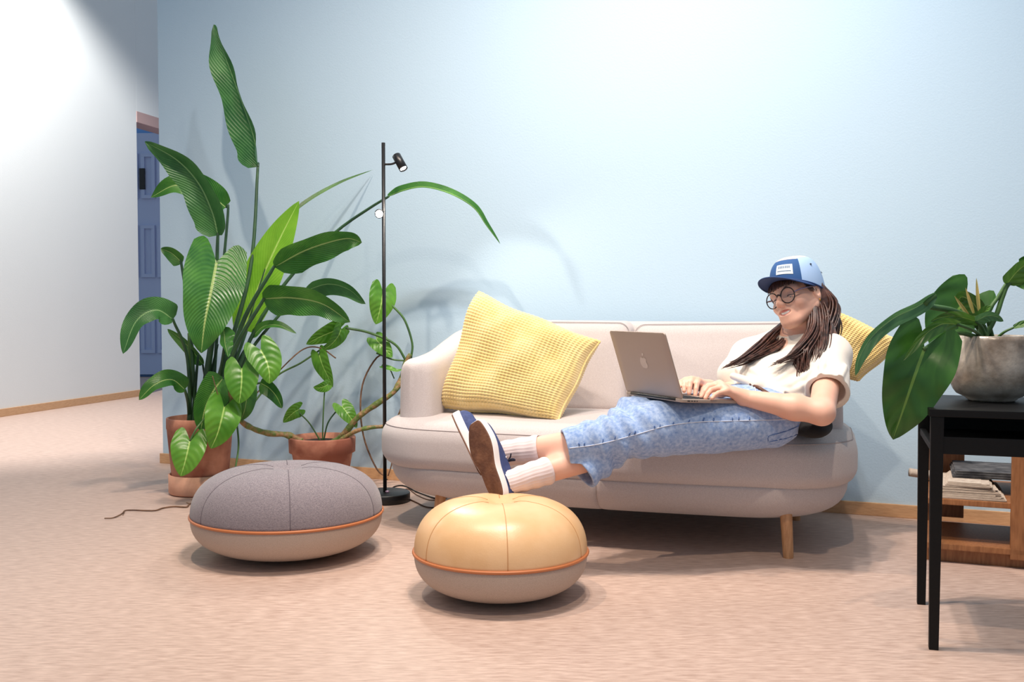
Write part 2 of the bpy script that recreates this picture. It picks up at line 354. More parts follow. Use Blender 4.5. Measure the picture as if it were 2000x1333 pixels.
# ================================================================== SOFA
sofa = thing('sofa', 'light grey two-seat upholstered sofa with rounded shell and oak legs against blue wall', 'sofa', SF(0, 0, 0))
bowf = lambda a, b, c: (a, b - 0.07 * (a / 0.9) ** 2 * max(0, b) / 0.45, c)
for sg, A in ((-1, 0.89), (1, 0.85)):
    x = lambda v: sg * v
    ol = roundpoly([(x(0.004), -0.30, 0.02), (x(0.004), 0.47, 0.03), (x(A), 0.47, 0.24), (x(A), -0.24, 0.16)], 8)
    cen = (x(0.03), 0.06)
    o = pillow('seat_cushion', ol, cen, 0.232, 0.415, 0.06, 0.075, SF, M['sofa'], sofa, crown=0.018, mod=bowf, nb=8)
    ring = []
    for a, b in ol:
        ins = 0.016; ha = max(abs(p[0] - cen[0]) for p in ol); hb = max(abs(p[1] - cen[1]) for p in ol)
        aa, bb, _ = bowf(cen[0] + (a - cen[0]) * (1 - ins / ha), cen[1] + (b - cen[1]) * (1 - ins / hb), 0); ring.append(SF(aa, bb, 0.387))
    V, F = tube_geo(ring + [ring[0]], 0.0018, 0, 6); mesh('piping', V, F, M['seam'], o)
    ob = roundpoly([(x(-0.003), -0.36, 0.02), (x(-0.003), 0.45, 0.03), (x(A - .03), 0.45, 0.26), (x(A - .03), -0.36, 0.2)], 8)
    pillow('base', ob, (x(0.0), 0.03), 0.118, 0.245, 0.11, 0.012, SF, M['sofa'], sofa, ib=0.15, mod=bowf, nb=8)
    oc = roundpoly([(x(0.006), 0.40, 0.03), (x(0.006), 0.772 if sg < 0 else 0.765, 0.045), (x(0.70), 0.775, 0.10), (x(0.73), 0.40, 0.05)], 8)
    def bk(a, z, c, sg=sg):
        lean = (z - 0.4) * -0.22; curve = 0.22 * max(0.0, abs(a) - 0.45) ** 1.3
        return SF(a, -0.20 + c + lean + curve, z)
    cc = pillow('back_cushion', oc, (x(0.33), 0.58), -0.11, 0.08, 0.05, 0.06, bk, M['sofa'], sofa, crown=0.02)
    ring = [bk(cen0 + (a - cen0) * 0.985, 0.58 + (z - 0.58) * 0.97, 0.055) for cen0 in (x(0.33),) for a, z in oc]
    V, F = tube_geo(ring + [ring[0]], 0.0016, 0, 6); mesh('piping', V, F, M['seam'], cc)
# shell: arms and back in one sweep
path = []
for a, b, z in ((-.735, .30, .625), (-.735, .24, .635), (-.735, .14, .642), (-.732, .02, .66), (-.72, -.10, .70), (-.69, -.22, .742), (-.60, -.325, .762), (-.45, -.36, .768), (-.2, -.365, .77), (.2, -.365, .77),
                (.45, -.36, .768), (.60, -.325, .762), (.68, -.22, .742), (.715, -.10, .70), (.73, .0, .66), (.735, .08, .642), (.735, .14, .635), (.735, .19, .625)):
    path.append(Vector((a, b, z)))
C = catmull(path, 90); V = []; ns = 22
for i, c in enumerate(C):
    T = (C[min(i + 1, 89)] - C[max(i - 1, 0)]); T.z = 0; T.normalize(); Nn = Vector((-T.y, T.x, 0))
    e = min(i, 89 - i) / 5.0; sc = math.sqrt(max(0.03, 1 - (1 - min(e, 1)) ** 2)); th = 0.068 * sc; zt = c.z - 0.03 * (1 - sc); z0 = 0.24
    for k in range(ns):
        q = 2 * math.pi * k / ns; cx, sx = math.cos(q), math.sin(q)
        px_ = th * math.copysign(abs(cx) ** 0.55, cx); pz = (zt + z0) / 2 + (zt - z0) / 2 * math.copysign(abs(sx) ** 0.22, sx)
        if sx > 0: px_ *= 1.0 - 0.12 * sx
        p = c + Nn * px_; V.append(SF(p.x, p.y, pz))
F = grid_faces(90, ns, False, True) + [tuple(range(ns)), tuple(range(89 * ns, 90 * ns))]
o = mesh('backrest', V, F, M['sofa'], sofa); fixn(o)
for a, b, da, db in ((-0.60, 0.33, -.02, .02), (0.62, 0.33, .012, .01), (-0.62, -0.25, -.02, -.02), (0.62, -0.25, .02, -.02)):
    p0, p1 = SF(a + da, b + db, 0), SF(a, b, 0.19)
    V, F = tube_geo([p0, p0.lerp(p1, .02), p0.lerp(p1, .5), p1], lambda u: 0.013 + 0.008 * u ** .6, 14, 16); mesh('leg', V, F, M['oak'], sofa)

# ================================================================== CUSHIONS
def cushion(corners, label, cells=40, thick=0.075, pinch=0.10, sag=0.0):
    c = [Vector(p) for p in corners]     # BL BR TR TL
    cen = sum(c, Vector()) / 4
    nrm = (c[1] - c[0]).cross(c[3] - c[0]).normalized()
    if nrm.y > 0: nrm = -nrm
    n = cells * 4 + 1; root = thing('throw_cushion', label, 'cushion', Vector((cen.x, cen.y, min(p.z for p in c))), 'yellow waffle cushions')
    U = np.linspace(0, 1, n); uu, vv = np.meshgrid(U, U, indexing='ij')
    pu = 2 * uu - 1; pv = 2 * vv - 1
    k = pinch; xu = pu * (1 - k * (1 - pv ** 2) * np.abs(pu) ** 3); xv = pv * (1 - k * (1 - pu ** 2) * np.abs(pv) ** 3)
    # edges slightly wavy as in the photograph
    xv += 0.018 * np.sin(pu * 6.0 + 1) * (np.abs(pv) ** 4); xu += 0.016 * np.sin(pv * 5.0 + 2) * (np.abs(pu) ** 4)
    a = (xu + 1) / 2; b = (xv + 1) / 2
    ca = [np.array(p) for p in c]
    base = ca[0] * ((1 - a) * (1 - b))[..., None] + ca[1] * (a * (1 - b))[..., None] + ca[2] * (a * b)[..., None] + ca[3] * ((1 - a) * b)[..., None]
    prof = ((1 - pu ** 4) * (1 - pv ** 4)) ** 0.45
    fold = 1 + 0.10 * np.sin(pu * 4.2 + pv * 2.1 + .6) * np.cos(pv * 3.3 - pu) + 0.06 * np.sin(pu * 9 - pv * 4)
    bump = 0.0078 * (np.abs(np.sin(np.pi * uu * cells)) ** 0.7 * np.abs(np.sin(np.pi * vv * cells)) ** 0.7)
    N_ = np.array(nrm); V = []
    f1 = base + N_ * (thick * prof * fold + bump * (prof > 0))[..., None]
    f2 = base - N_ * (thick * 0.8 * prof + bump * (prof > 0))[..., None]
    m = n * n; G = grid_faces(n, n)
    me_v = np.concatenate([f1.reshape(-1, 3), f2.reshape(-1, 3)])
    F = G + [tuple(i + m for i in q[::-1]) for q in G]
    o = mesh('cover', [tuple(p) for p in me_v], F, M['yellow'], root)
    bm = bmesh.new(); bm.from_mesh(o.data); bmesh.ops.remove_doubles(bm, verts=bm.verts, dist=1e-5); bmesh.ops.recalc_face_normals(bm, faces=bm.faces); bm.to_mesh(o.data); bm.free()
    rim = [f1[i, 0] for i in range(n)] + [f1[n - 1, j] for j in range(1, n)] + [f1[n - 1 - i, n - 1] for i in range(1, n)] + [f1[0, n - 1 - j] for j in range(1, n)]
    rim = rim[::2]; V, F = tube_geo([Vector(p) for p in rim] + [Vector(rim[0])], lambda u: 0.0045 + 0.0012 * math.sin(u * 700), 0, 6); mesh('edge_seam', V, F, M['yellow'], root)
    return root
cushion([at(862, 798, 3.86), at(1090, 824, 3.58), at(1170, 668, 3.74), at(934, 572, 3.98)], 'yellow waffle-knit throw cushion leaning in the sofa corner beside floor lamp', 38, 0.10, 0.035)
cushion([at(1545, 712, 3.62), at(1676, 744, 3.48), at(1770, 672, 3.50), at(1560, 570, 3.66)], 'yellow waffle-knit throw cushion behind the shoulder of the reclining person', 30, 0.065, 0.05)

# ================================================================== POUFS
def pouf(name, label, cen, r, h, zr, topm, seams, rotq, group):
    root = thing(name, label, 'pouf', cen, group)
    prof = []
    for i in range(22):                        # lower half: superellipse from the base to the ring
        q = math.pi / 2 * i / 21; prof.append((max(1e-5, r * (0.0 + 1.0 * math.sin(q) ** 0.62)) if i else 1e-5, 0.006 + (zr - 0.006) * (1 - math.cos(q) ** 0.80)))
    prof = [(a, b) for a, b in prof]
    lathe('lower_cover', prof, M['plight'], root, cen, 96)
    dim = h - zr; prof = []
    for i in range(34):
        q = math.pi / 2 * i / 33; x = r * math.cos(q) ** 0.58 if i < 33 else 1e-5; z = zr + dim * math.sin(q) ** 0.86
        u = x / r; z -= 0.022 * math.exp(-(u / 0.16) ** 2) ; prof.append((x, z))
    def seam(q, rr, z): return 1 - 0.006 * sum(math.exp(-((((q - rotq - 2 * math.pi * k / seams) + math.pi) % (2 * math.pi) - math.pi) / 0.035) ** 2) for k in range(seams))
    o = lathe('upper_cover', prof, topm, root, cen, 192, seam)
    for k in range(seams):
        q = rotq + 2 * math.pi * k / seams
        pts = [Vector(cen) + Vector(((x * 0.995) * math.cos(q), (x * 0.995) * math.sin(q), z)) for x, z in prof if x > r * 0.16]
        V, F = tube_geo(pts, 0.0014, 0, 5); mesh('seam', V, F, M['seam_tan' if topm is M['leather'] else 'seam_grey'], o)
    ring = [Vector(cen) + Vector(((r + .001) * math.cos(2 * math.pi * i / 96), (r + .001) * math.sin(2 * math.pi * i / 96), zr)) for i in range(97)]
    V, F = tube_geo(ring, 0.0048, 0, 8); mesh('piping', V, F, M['piping'], root)
    for k in range(3):
        q = 2 * math.pi * k / 3 + .4; lathe('glide', [(1e-5, 0), (.016, 0), (.018, .004), (.018, .012), (1e-5, .012)], M['blackmatte'], root, Vector(cen) + Vector((r * .30 * math.cos(q), r * .30 * math.sin(q), 0)), 16)
    return root
G1 = ground(563, 1079); G2 = ground(978, 1160)
pouf('floor_pouf', 'wide low floor pouf with grey wool top and beige base near the lamp', G1, 0.317, 0.296, 0.138, M['pgrey'], 6, R(-76), 'round floor poufs')
pouf('floor_pouf', 'tan leather topped round floor pouf under the crossed feet', G2, 0.2505, 0.278, 0.128, M['leather'], 6, R(-85), 'round floor poufs')

# ================================================================== FLOOR LAMP
LB0 = ground(752, 979); LX, LY = LB0.x, LB0.y
lamp = thing('floor_lamp', 'slim black floor lamp with two adjustable spot heads beside the sofa', 'lamp', LB0)
lathe('base', [(1e-5, 0), (.104, 0), (.107, .003), (.107, .036), (.104, .039), (1e-5, .039)], M['black'], lamp, LB0, 64)
ZT = at(751, 279, LY).z
lathe('pole', [(1e-5, .03), (.0078, .03), (.0078, ZT), (1e-5, ZT)], M['black'], lamp, LB0, 20)
lathe('bolt', [(1e-5, .039), (.009, .039), (.009, .045), (.005, .048), (1e-5, .048)], M['temple'], lamp, LB0 + Vector((.012, -.016, 0)), 12)
def head(cen, d, L, r, lensmat, power, size):
    d = Vector(d).normalized(); Rm = rot_to(d)
    prof = [(1e-5, -L / 2), (r - .002, -L / 2), (r, -L / 2 + .002), (r, L / 2), (r - .003, L / 2), (r - .004, L / 2 - .012), (1e-5, L / 2 - .012)]
    o = lathe('spot_head', prof, M['black'], None, (0, 0, 0), 32); o.data.transform(Matrix.Translation(cen) @ Rm.to_4x4()); attach(o, lamp)
    l = lathe('lens', [(1e-5, L / 2 - .006), (r - .004, L / 2 - .006)], lensmat, None, (0, 0, 0), 32); l.data.transform(Matrix.Translation(cen) @ Rm.to_4x4()); attach(l, o)
    spot('lamp_bulb', cen + d * (L / 2 + .004), cen + d, power, size, 0.5, r * 0.8, (1, .9, .78))
    return o
h1c = at(781, 317, LY - .01); head(h1c, at(800, 352, LY - .05) - h1c, .076, .0185, M['glow'], 11, 140)
tube('spot_arm', [Vector((LX, LY, at(751, 321, LY).z)), at(762, 321, LY - .004), at(770, 319, LY - .006), at(776, 315, LY - .008)], .0045, M['black'], lamp, 10)
zc = at(745, 420, LY).z; h2c = Vector((LX - .012, LY - .055, zc)); head(h2c, Vector((0.14, -1, -.12)), .076, .0185, M['glow2'], 10, 130)
tube('spot_arm', [Vector((LX, LY, zc + .012)), Vector((LX - .004, LY - .02, zc + .012)), Vector((LX - .012, LY - .045, zc))], .0045, M['black'], lamp, 8)

# ================================================================== LEAVES AND PLANTS
VIEW = Vector((0, 1, 0))
def leaf(parent, mid, hw, m, roll=0.0, fold=20.0, kind='lance', n=26, nv=13, wave=0.0, twist=0.0, name='leaf', left=1.0, right=1.0, curl=0.0):
    """mid: list of world points along the midrib; hw: half width in metres"""
    C = catmull(mid, n); V = []; UV = []
    for i, c in enumerate(C):
        u = i / (n - 1); T = (C[min(i + 1, n - 1)] - C[max(i - 1, 0)]).normalized()
        vw = (c - Vector((0, 0, EYE))).normalized(); S = T.cross(vw).normalized(); Nn = S.cross(T).normalized()
        q = R(roll + twist * (u - 0.5)); S2 = S * math.cos(q) + Nn * math.sin(q); N2 = S2.cross(T).normalized()
        if N2.dot(vw) > 0: N2 = -N2
        if kind == 'lance': wd = math.sin(math.pi * min(1, u * 0.93 + 0.07) ** 0.75) ** 0.75 if u < 1 else 0
        elif kind == 'broad': wd = (min(1, u / 0.16) ** 0.5) * (1 - u ** 2.2) ** 0.62 if u < 1 else 0
        elif kind == 'strap': wd = (min(1, u / 0.12 + .15) ** 0.5) * (1 - u ** 3.5) ** 0.7 if u < 1 else 0
        else: wd = (0.80 + 0.20 * math.sin(math.pi * min(1, u / 0.35) / 2)) * (1 - u ** 1.8) ** 0.75 if u < 1 else 0
        wd = max(wd, 0.01)
        for j in range(nv):
            v = j / (nv - 1) * 2 - 1; f = R(fold); ww = hw * wd * (left if v < 0 else right)
            lift = abs(v) * math.sin(f) + curl * v * v
            p = c + S2 * (v * ww * math.cos(f)) + N2 * (ww * lift)
            if wave: p += N2 * (hw * wave * math.sin(u * 17 + (2 if v > 0 else 0)) * abs(v) ** 2)
            if kind == 'heart':
                lob = hw * 0.70 * (1 - u) ** 3 * math.sin(min(1, abs(v) ** 1.1 * 1.05) * math.pi * 0.78)
                p -= T * lob
            V.append(p); UV.append((u, v * 0.5 + 0.5))
    return mesh(name, V, grid_faces(n, nv), m, parent, True, UV)
def PP(*pts): return [at(*p) for p in pts]
def mpx(px, D): return px * D / FPX

# ---- bird of paradise plant in the tall terracotta pot
SB = ground(392, 962); D0 = SB.y
strel = thing('potted_plant', 'tall bird of paradise plant in terracotta pot standing in a saucer', 'potted plant', SB)
rs = mpx(60, D0)
lathe('saucer', [(1e-5, 0.004), (rs * .97, 0.004), (rs, .01), (rs, .088), (rs * .95, .088), (rs * .94, .03), (1e-5, .03)], M['terra2'], strel, SB, 64)
rp = mpx(63, D0); PZ = at(392, 815, D0).z
lathe('pot', [(1e-5, .03), (rp * .82, .03), (rp * .84, .05), (rp * .985, PZ - .05), (rp, PZ - .046), (rp, PZ - .002), (rp * .985, PZ), (rp * .93, PZ), (rp * .91, PZ - .05), (1e-5, PZ - .05)], M['terra'], strel, SB, 64)
lathe('soil', [(rp * .9, PZ - .045), (rp * .6, PZ - .032), (1e-5, PZ - .028)], M['soil'], strel, SB, 48)
def stalk(parent, pts, r0, r1, m=None, name='stalk'):
    return tube(name, pts, lambda u: r0 + (r1 - r0) * u, m or M['stemd'], parent, 22, 8)
B = lambda x, dy=0: Vector((at(x, 822, D0).x, D0 + dy, PZ - .04))
# (stalk pixels, blade pixels, half width px, material, roll, fold, kind, extras)
SL = [
 ([(445, 690, 4.42), (490, 520, 4.5), (503, 335, 4.6)], [(504, 326, 4.6), (497, 270, 4.62), (468, 185, 4.66), (440, 110, 4.7), (418, 48, 4.74)], 38, 'leafb', 48, 34, 'strap', dict(wave=.12, right=1.15, left=.75, twist=-20)),
 ([(418, 620, 4.38), (425, 470, 4.36)], [(426, 460, 4.36), (415, 415, 4.34), (388, 358, 4.32), (345, 312, 4.3), (283, 277, 4.28)], 40, 'leafb', 30, 32, 'strap', dict(wave=.08)),
 ([(425, 640, 4.5), (445, 420, 4.52)], [(441, 405, 4.52), (400, 375, 4.5), (345, 362, 4.48), (294, 386, 4.46)], 30, 'leaf', -20, 30, 'lance', dict(wave=.1)),
 ([(418, 640, 4.34), (424, 525, 4.3)], [(423, 512, 4.28), (412, 570, 4.2), (400, 630, 4.16), (393, 690, 4.16)], 66, 'leaf', 8, 14, 'heart', dict(wave=.05)),
 ([(440, 740, 4.42), (470, 660, 4.48)], [(476, 645, 4.5), (505, 560, 4.52), (545, 470, 4.54), (584, 393, 4.56)], 40, 'leafy', 10, 16, 'lance', dict()),
 ([(470, 640, 4.34), (530, 530, 4.3)], [(536, 522, 4.3), (590, 492, 4.26), (640, 474, 4.24), (680, 466, 4.24), (707, 474, 4.24)], 36, 'leaf', -28, 24, 'broad', dict(wave=.08)),
 ([(455, 690, 4.3), (512, 590, 4.26)], [(514, 584, 4.26), (570, 582, 4.22), (630, 594, 4.2), (684, 630, 4.2)], 36, 'leaf', -25, 22, 'broad', dict(wave=.08)),
 ([(480, 700, 4.44), (560, 600, 4.46)], [(597, 568, 4.46), (640, 555, 4.46), (680, 565, 4.46), (714, 594, 4.46)], 24, 'leafb', -35, 25, 'broad', dict()),
 ([(366, 700, 4.36), (340, 630, 4.32)], [(338, 624, 4.32), (305, 606, 4.28), (266, 628, 4.24), (240, 692, 4.2)], 27, 'leafb', -20, 25, 'strap', dict(wave=.1)),
 ([(368, 790, 4.34), (362, 765, 4.3)], [(361, 761, 4.3), (335, 742, 4.26), (302, 752, 4.22), (271, 782, 4.2)], 20, 'leaf', -25, 25, 'strap', dict(wave=.1)),
 ([(372, 640, 4.46), (354, 514, 4.48)], [(355, 514, 4.48), (345, 503, 4.48), (332, 493, 4.48), (314, 486, 4.48)], 16, 'leaf', 20, 25, 'strap', dict()),
 ([(500, 640, 4.44), (585, 520, 4.46), (660, 450, 4.44), (720, 408, 4.4), (756, 386, 4.36)], [(758, 384, 4.36), (790, 371, 4.34), (830, 365, 4.32), (880, 378, 4.3), (925, 405, 4.3), (950, 440, 4.3), (977, 477, 4.3)], 11, 'leaf', 50, 30, 'strap', dict(n=44)),
 ([(480, 650, 4.5), (530, 480, 4.54)], [(535, 455, 4.54), (590, 402, 4.6), (660, 360, 4.68), (728, 332, 4.76)], 6, 'leaf', 40, 40, 'lance', dict()),
 ([(460, 720, 4.46)], [(494, 658, 4.44), (515, 638, 4.42), (545, 636, 4.4), (579, 652, 4.4)], 10, 'leaf', 30, 25, 'strap', dict()),
 ([(402, 760, 4.46)], [(396, 712, 4.46), (375, 685, 4.44), (352, 662, 4.44), (327, 643, 4.44)], 14, 'leaf', 35, 25, 'strap', dict()),
 ([(425, 770, 4.28)], [(436, 738, 4.26), (416, 765, 4.22), (400, 800, 4.2), (392, 842, 4.2)], 38, 'leaf', 20, 20, 'broad', dict()),
 ([(480, 760, 4.36)], [(508, 748, 4.34), (525, 758, 4.32), (540, 775, 4.3), (551, 798, 4.3)], 18, 'leaf', -20, 20, 'broad', dict()),
 ([(455, 790, 4.36)], [(478, 740, 4.34), (482, 770, 4.3), (478, 800, 4.28), (470, 822, 4.28)], 22, 'leaf', 40, 20, 'broad', dict()),
 ([(430, 730, 4.32), (440, 660, 4.28)], [(436, 640, 4.26), (438, 655, 4.22), (440, 675, 4.2), (446, 698, 4.18)], 20, 'leaf', 30, 30, 'broad', dict(wave=.15)),
]
xs = [405, 392, 410, 396, 420, 415, 418, 424, 378, 372, 388, 428, 412, 430, 398, 405, 432, 428, 408]
for i, (sp, bp, hw, mm, roll, fold, kind, ex) in enumerate(SL):
    pts = [B(xs[i], random.uniform(-.05, .05))] + PP(*sp) + [at(*bp[0])]
    D = bp[0][2]; thick = 0.0105 if i in (0, 1, 3, 4, 5, 6) else 0.0075
    stalk(strel, pts, thick * 1.25, 0.0045 if i != 12 else .003, M['stemd'] if mm != 'leafy' or i == 11 else M['stemg'])
    leaf(strel, PP(*bp), mpx(hw, D), M[mm], roll, fold, kind, **ex)
for i in range(7):                      # sheathing leaf bases packed in the pot
    x0 = 372 + i * 10; a = B(x0, random.uniform(-.06, .04)); b = at(x0 + (x0 - 385) * .9 + 8, 700 - random.uniform(0, 50), D0 + random.uniform(-.05, .1))
    tube('leaf_sheath', [a, a.lerp(b, .5) + Vector((random.uniform(-.01, .01), 0, 0)), b], lambda u: .017 - .009 * u, M['stemd'] if i % 2 else M['stemg'], strel, 12, 8, 0.6)

# ---- heart-leaf climber in the wide terracotta pot
P2 = ground(630, 956); D2 = P2.y
vine = thing('potted_plant', 'trailing heart-leaf climber with knotty stems in wide rimmed terracotta pot', 'potted plant', P2)
r2 = mpx(65, D2); Z2 = at(630, 853, D2).z
lathe('pot', [(1e-5, 0), (r2 * .70, 0), (r2 * .72, .008), (r2 * .90, Z2 - .075), (r2 * .985, Z2 - .068), (r2 * 1.0, Z2 - .006), (r2 * .985, Z2), (r2 * .92, Z2), (r2 * .90, Z2 - .03), (1e-5, Z2 - .03)], M['terra'], vine, P2, 64)
lathe('soil', [(r2 * .9, Z2 - .028), (r2 * .5, Z2 - .018), (1e-5, Z2 - .016)], M['soil'], vine, P2, 40)
def knotty(pts, r, n=60, name='vine_stem', m=None):
    ph = random.uniform(0, 9); return tube(name, pts, lambda u: r * (1 + .22 * abs(math.sin(u * n * .25 + ph)) ** 8 + .08 * math.sin(u * 40 + ph)) * (1 - .25 * u), m or M['vine'], vine, n, 10)
knotty(PP((650, 866, D2), (672, 848, D2 - .02), (700, 815, D2 - .03), (735, 790, D2 - .03), (770, 765, D2 - .02), (785, 735, D2), (793, 708, D2), (802, 692, D2)), .0135)
knotty(PP((655, 868, D2 - .03), (690, 845, D2 - .06), (720, 836, D2 - .06), (755, 832, D2 - .03), (778, 818, D2), (790, 780, D2 + .02), (794, 735, D2 + .02)), .010)
knotty(PP((590, 862, D2 - .04), (560, 850, D2 - .06), (525, 847, D2 - .1), (495, 838, D2 - .16), (470, 822, D2 - .2), (455, 795, D2 - .24), (450, 760, D2 - .28)), .0135)
for pts, r, m in (
  ([(793, 705, D2), (770, 672, D2 - .02), (720, 650, D2 - .04), (675, 641, D2 - .05)], .0058, 'stemg'),
  ([(803, 700, D2), (805, 670, D2), (790, 625, D2), (766, 597, D2), (746, 572, D2)], .0052, 'stemg'),
  ([(790, 705, D2), (765, 702, D2), (735, 690, D2)], .004, 'stemg'),
  ([(470, 822, 4.5), (535, 740, 4.6), (590, 708, 4.62), (640, 672, 4.62), (660, 645, 4.62)], .0045, 'stemg'),
  ([(480, 790, 4.4), (540, 730, 4.5), (590, 684, 4.6), (625, 680, 4.6), (656, 700, 4.6)], .0032, 'dry'),
  ([(625, 686, 4.6), (623, 692, 4.6), (622, 700, 4.6)], .003, 'stemg'),
  ([(630, 862, D2), (631, 820, D2), (634, 765, D2), (637, 750, D2)], .0032, 'stemg'),
  ([(626, 862, D2), (605, 828, D2), (586, 808, D2), (582, 800, D2)], .0034, 'stemg'),
  ([(632, 862, D2), (640, 828, D2), (655, 806, D2), (668, 796, D2)], .0036, 'stemd'),
  ([(757, 692, D2), (735, 700, D2 + .02), (710, 745, D2 + .03), (704, 800, D2 + .02), (712, 860, D2 + .02), (735, 915, D2), (754, 932, D2 - .04)], .004, 'dry'),
  ([(792, 730, D2), (785, 790, D2), (768, 840, D2), (766, 900, D2), (758, 930, D2)], .003, 'dry'),
  ([(450, 770, 4.32), (462, 735, 4.24), (472, 722, 4.18)], .004, 'stemg'),
  ([(456, 795, 4.32), (490, 740, 4.26), (508, 690, 4.2)], .004, 'stemg'),
  ([(465, 815, 4.34), (455, 790, 4.24), (438, 800, 4.17)], .004, 'stemg'),
  ([(455, 800, 4.34), (420, 800, 4.24), (388, 832, 4.14), (371, 862, 4.12)], .004, 'stemg'),
  ([(462, 820, 4.4), (466, 870, 4.3), (460, 915, 4.25)], .0042, 'stemg'),
  ([(415, 735, 4.2), (425, 770, 4.18), (434, 800, 4.2)], .0022, 'dry'),
  ([(770, 740, D2), (760, 720, D2), (745, 715, D2)], .003, 'stemg')):
    tube('leaf_stalk' if m != 'dry' else 'aerial_root', PP(*pts), r, M[m], vine, 26, 7)
HL = [([(509, 684, 4.2), (520, 705, 4.19), (526, 728, 4.18), (526, 750, 4.18)], 36, 'heart', 12), ([(472, 721, 4.18), (472, 745, 4.16), (470, 768, 4.15), (467, 789, 4.15)], 37, 'heart', -8),
      ([(438, 796, 4.17), (432, 822, 4.13), (424, 850, 4.12), (412, 877, 4.12)], 40, 'heart', 15), ([(371, 861, 4.12), (366, 884, 4.09), (360, 908, 4.08), (353, 931, 4.08)], 38, 'heart', -12),
      ([(748, 570, D2), (745, 592, D2 - .02), (740, 613, D2 - .02), (734, 634, D2 - .02)], 31, 'heart', 18), ([(664, 642, 4.62), (645, 650, 4.6), (622, 660, 4.58), (598, 673, 4.57)], 24, 'heartd', 25),
      ([(666, 644, 4.61), (660, 658, 4.6), (648, 672, 4.59), (632, 684, 4.58)], 20, 'heartd', 35), ([(623, 692, 4.6), (630, 714, 4.58), (640, 735, 4.57), (650, 757, 4.56)], 21, 'heartd', -30),
      ([(640, 752, D2), (632, 756, D2 - .02), (622, 758, D2 - .03), (612, 757, D2 - .03)], 13, 'heart', 20), ([(584, 800, D2), (574, 806, D2 - .02), (564, 815, D2 - .02), (553, 826, D2 - .02)], 17, 'heartd', 20),
      ([(668, 794, D2), (677, 806, D2 - .02), (687, 820, D2 - .02), (697, 836, D2 - .02)], 21, 'heartd', 25), ([(735, 664, D2), (744, 674, D2 - .02), (755, 686, D2 - .02), (766, 699, D2 - .02)], 21, 'heartd', 15),
      ([(748, 716, D2), (762, 720, D2 - .02), (775, 724, D2 - .02), (787, 722, D2 - .02)], 8, 'heart', 50)]
for pts, hw, mm, roll in HL:
    leaf(vine, PP(*pts), mpx(hw, pts[0][2]), M[mm], roll, 12, 'heart', n=22, nv=15, curl=-.12)

# ================================================================== CORDS AND TWIG ON THE FLOOR
def floorcord(name, pxs, r, m, label, cat, z=None):
    pts = [ground(x, y, r if len(p_) == 2 else p_[2]) for p_ in pxs for x, y in [p_[:2]]]
    o = tube(name, pts, r, M[m], None, 16 * len(pts), 7)
    return tag(o, label, cat)
floorcord('power_cord', [(762, 958), (772, 951, .02), (790, 950, .03), (815, 962), (850, 974), (870, 973), (890, 966, .02), (908, 966)], .0036, 'cord', 'black power cord running from lamp base past the sofa leg', 'cord')
floorcord('power_cord', [(755, 937), (775, 936), (800, 937), (830, 940)], .0026, 'cordb', 'thin brown cable lying along the skirting board behind lamp', 'cord')
floorcord('power_cord', [(800, 976), (815, 983), (830, 990), (845, 992), (868, 990)], .003, 'cordb', 'brown cable looping between lamp base and front of the sofa leg', 'cord')
floorcord('power_cord', [(788, 962), (792, 956), (800, 957), (815, 968), (838, 977), (862, 977)], .0022, 'cordb', 'thin brown cable crossing the black cord beside lamp base', 'cord')
tw = thing('twig', 'thin dry brown twig lying on floor beside the grey pouf', 'twig', ground(290, 998))
tube('stem', [ground(x, y, .004) for x, y in ((204, 1013), (221, 1012), (238, 1004), (244, 998), (260, 997), (300, 998), (318, 993), (340, 990), (364, 991), (370, 985), (384, 983))], lambda u: .0022 + .0014 * u, M['dry'], tw, 50, 6)
tube('side_shoot', [ground(371, 985, .005), ground(367, 983.5, .007), ground(364, 983, .01)], .0022, M['dry'], tw, 6, 6)
tube('side_shoot', [ground(244, 998, .004), ground(242, 1003, .004), ground(240, 1007, .003)], .0013, M['dry'], tw, 6, 6)

# ================================================================== SIDE TABLE, POT AND RACK
TA, TBk = ground(1823, 1268), ground(1799, 1180)
ES = (TBk - TA).normalized(); EF = Vector((ES.y, -ES.x, 0)); TD = (TBk - TA).length + .03; TW = 0.52; TZ = 0.588
TO = TA - ES * .015 - EF * .015
def TF(a, b, z): return TO + EF * a + ES * b + Vector((0, 0, z))
table = thing('side_table', 'black lacquered side table with open lower tray and thin square legs', 'table', TF(TW / 2, TD / 2, 0))
fbox(TF, -.004, TW + .004, -.004, TD + .004, TZ - .018, TZ, 'tabletop', M['blackwood'], table, .002)
fbox(TF, .03, TW - .03, .004, TD - .004, TZ - .108, TZ - .092, 'tray', M['blackwood'], table, .002)
for b0 in (.002, TD - .016): fbox(TF, .02, TW - .02, b0, b0 + .014, TZ - .108, TZ - .066, 'rail', M['blackwood'], table, .002)
fbox(TF, .03, TW - .03, TD - .014, TD - .004, TZ - .07, TZ - .017, 'back_panel', M['blackwood'], table, .001)
for a0 in (.004, TW - .02): fbox(TF, a0, a0 + .016, .02, TD - .02, TZ - .108, TZ - .092, 'rail', M['blackwood'], table, .002)
for a0 in (0, TW - .03):
    for b0 in (0, TD - .03):
        t0, t1 = 0.004, 0.0
        P = [TF(a0 + t0, b0 + t0, 0), TF(a0 + .03 - t0, b0 + t0, 0), TF(a0 + .03 - t0, b0 + .03 - t0, 0), TF(a0 + t0, b0 + .03 - t0, 0), TF(a0, b0, TZ - .018), TF(a0 + .03, b0, TZ - .018), TF(a0 + .03, b0 + .03, TZ - .018), TF(a0, b0 + .03, TZ - .018)]
        box8(P, 'leg', M['blackwood'], table, .002)
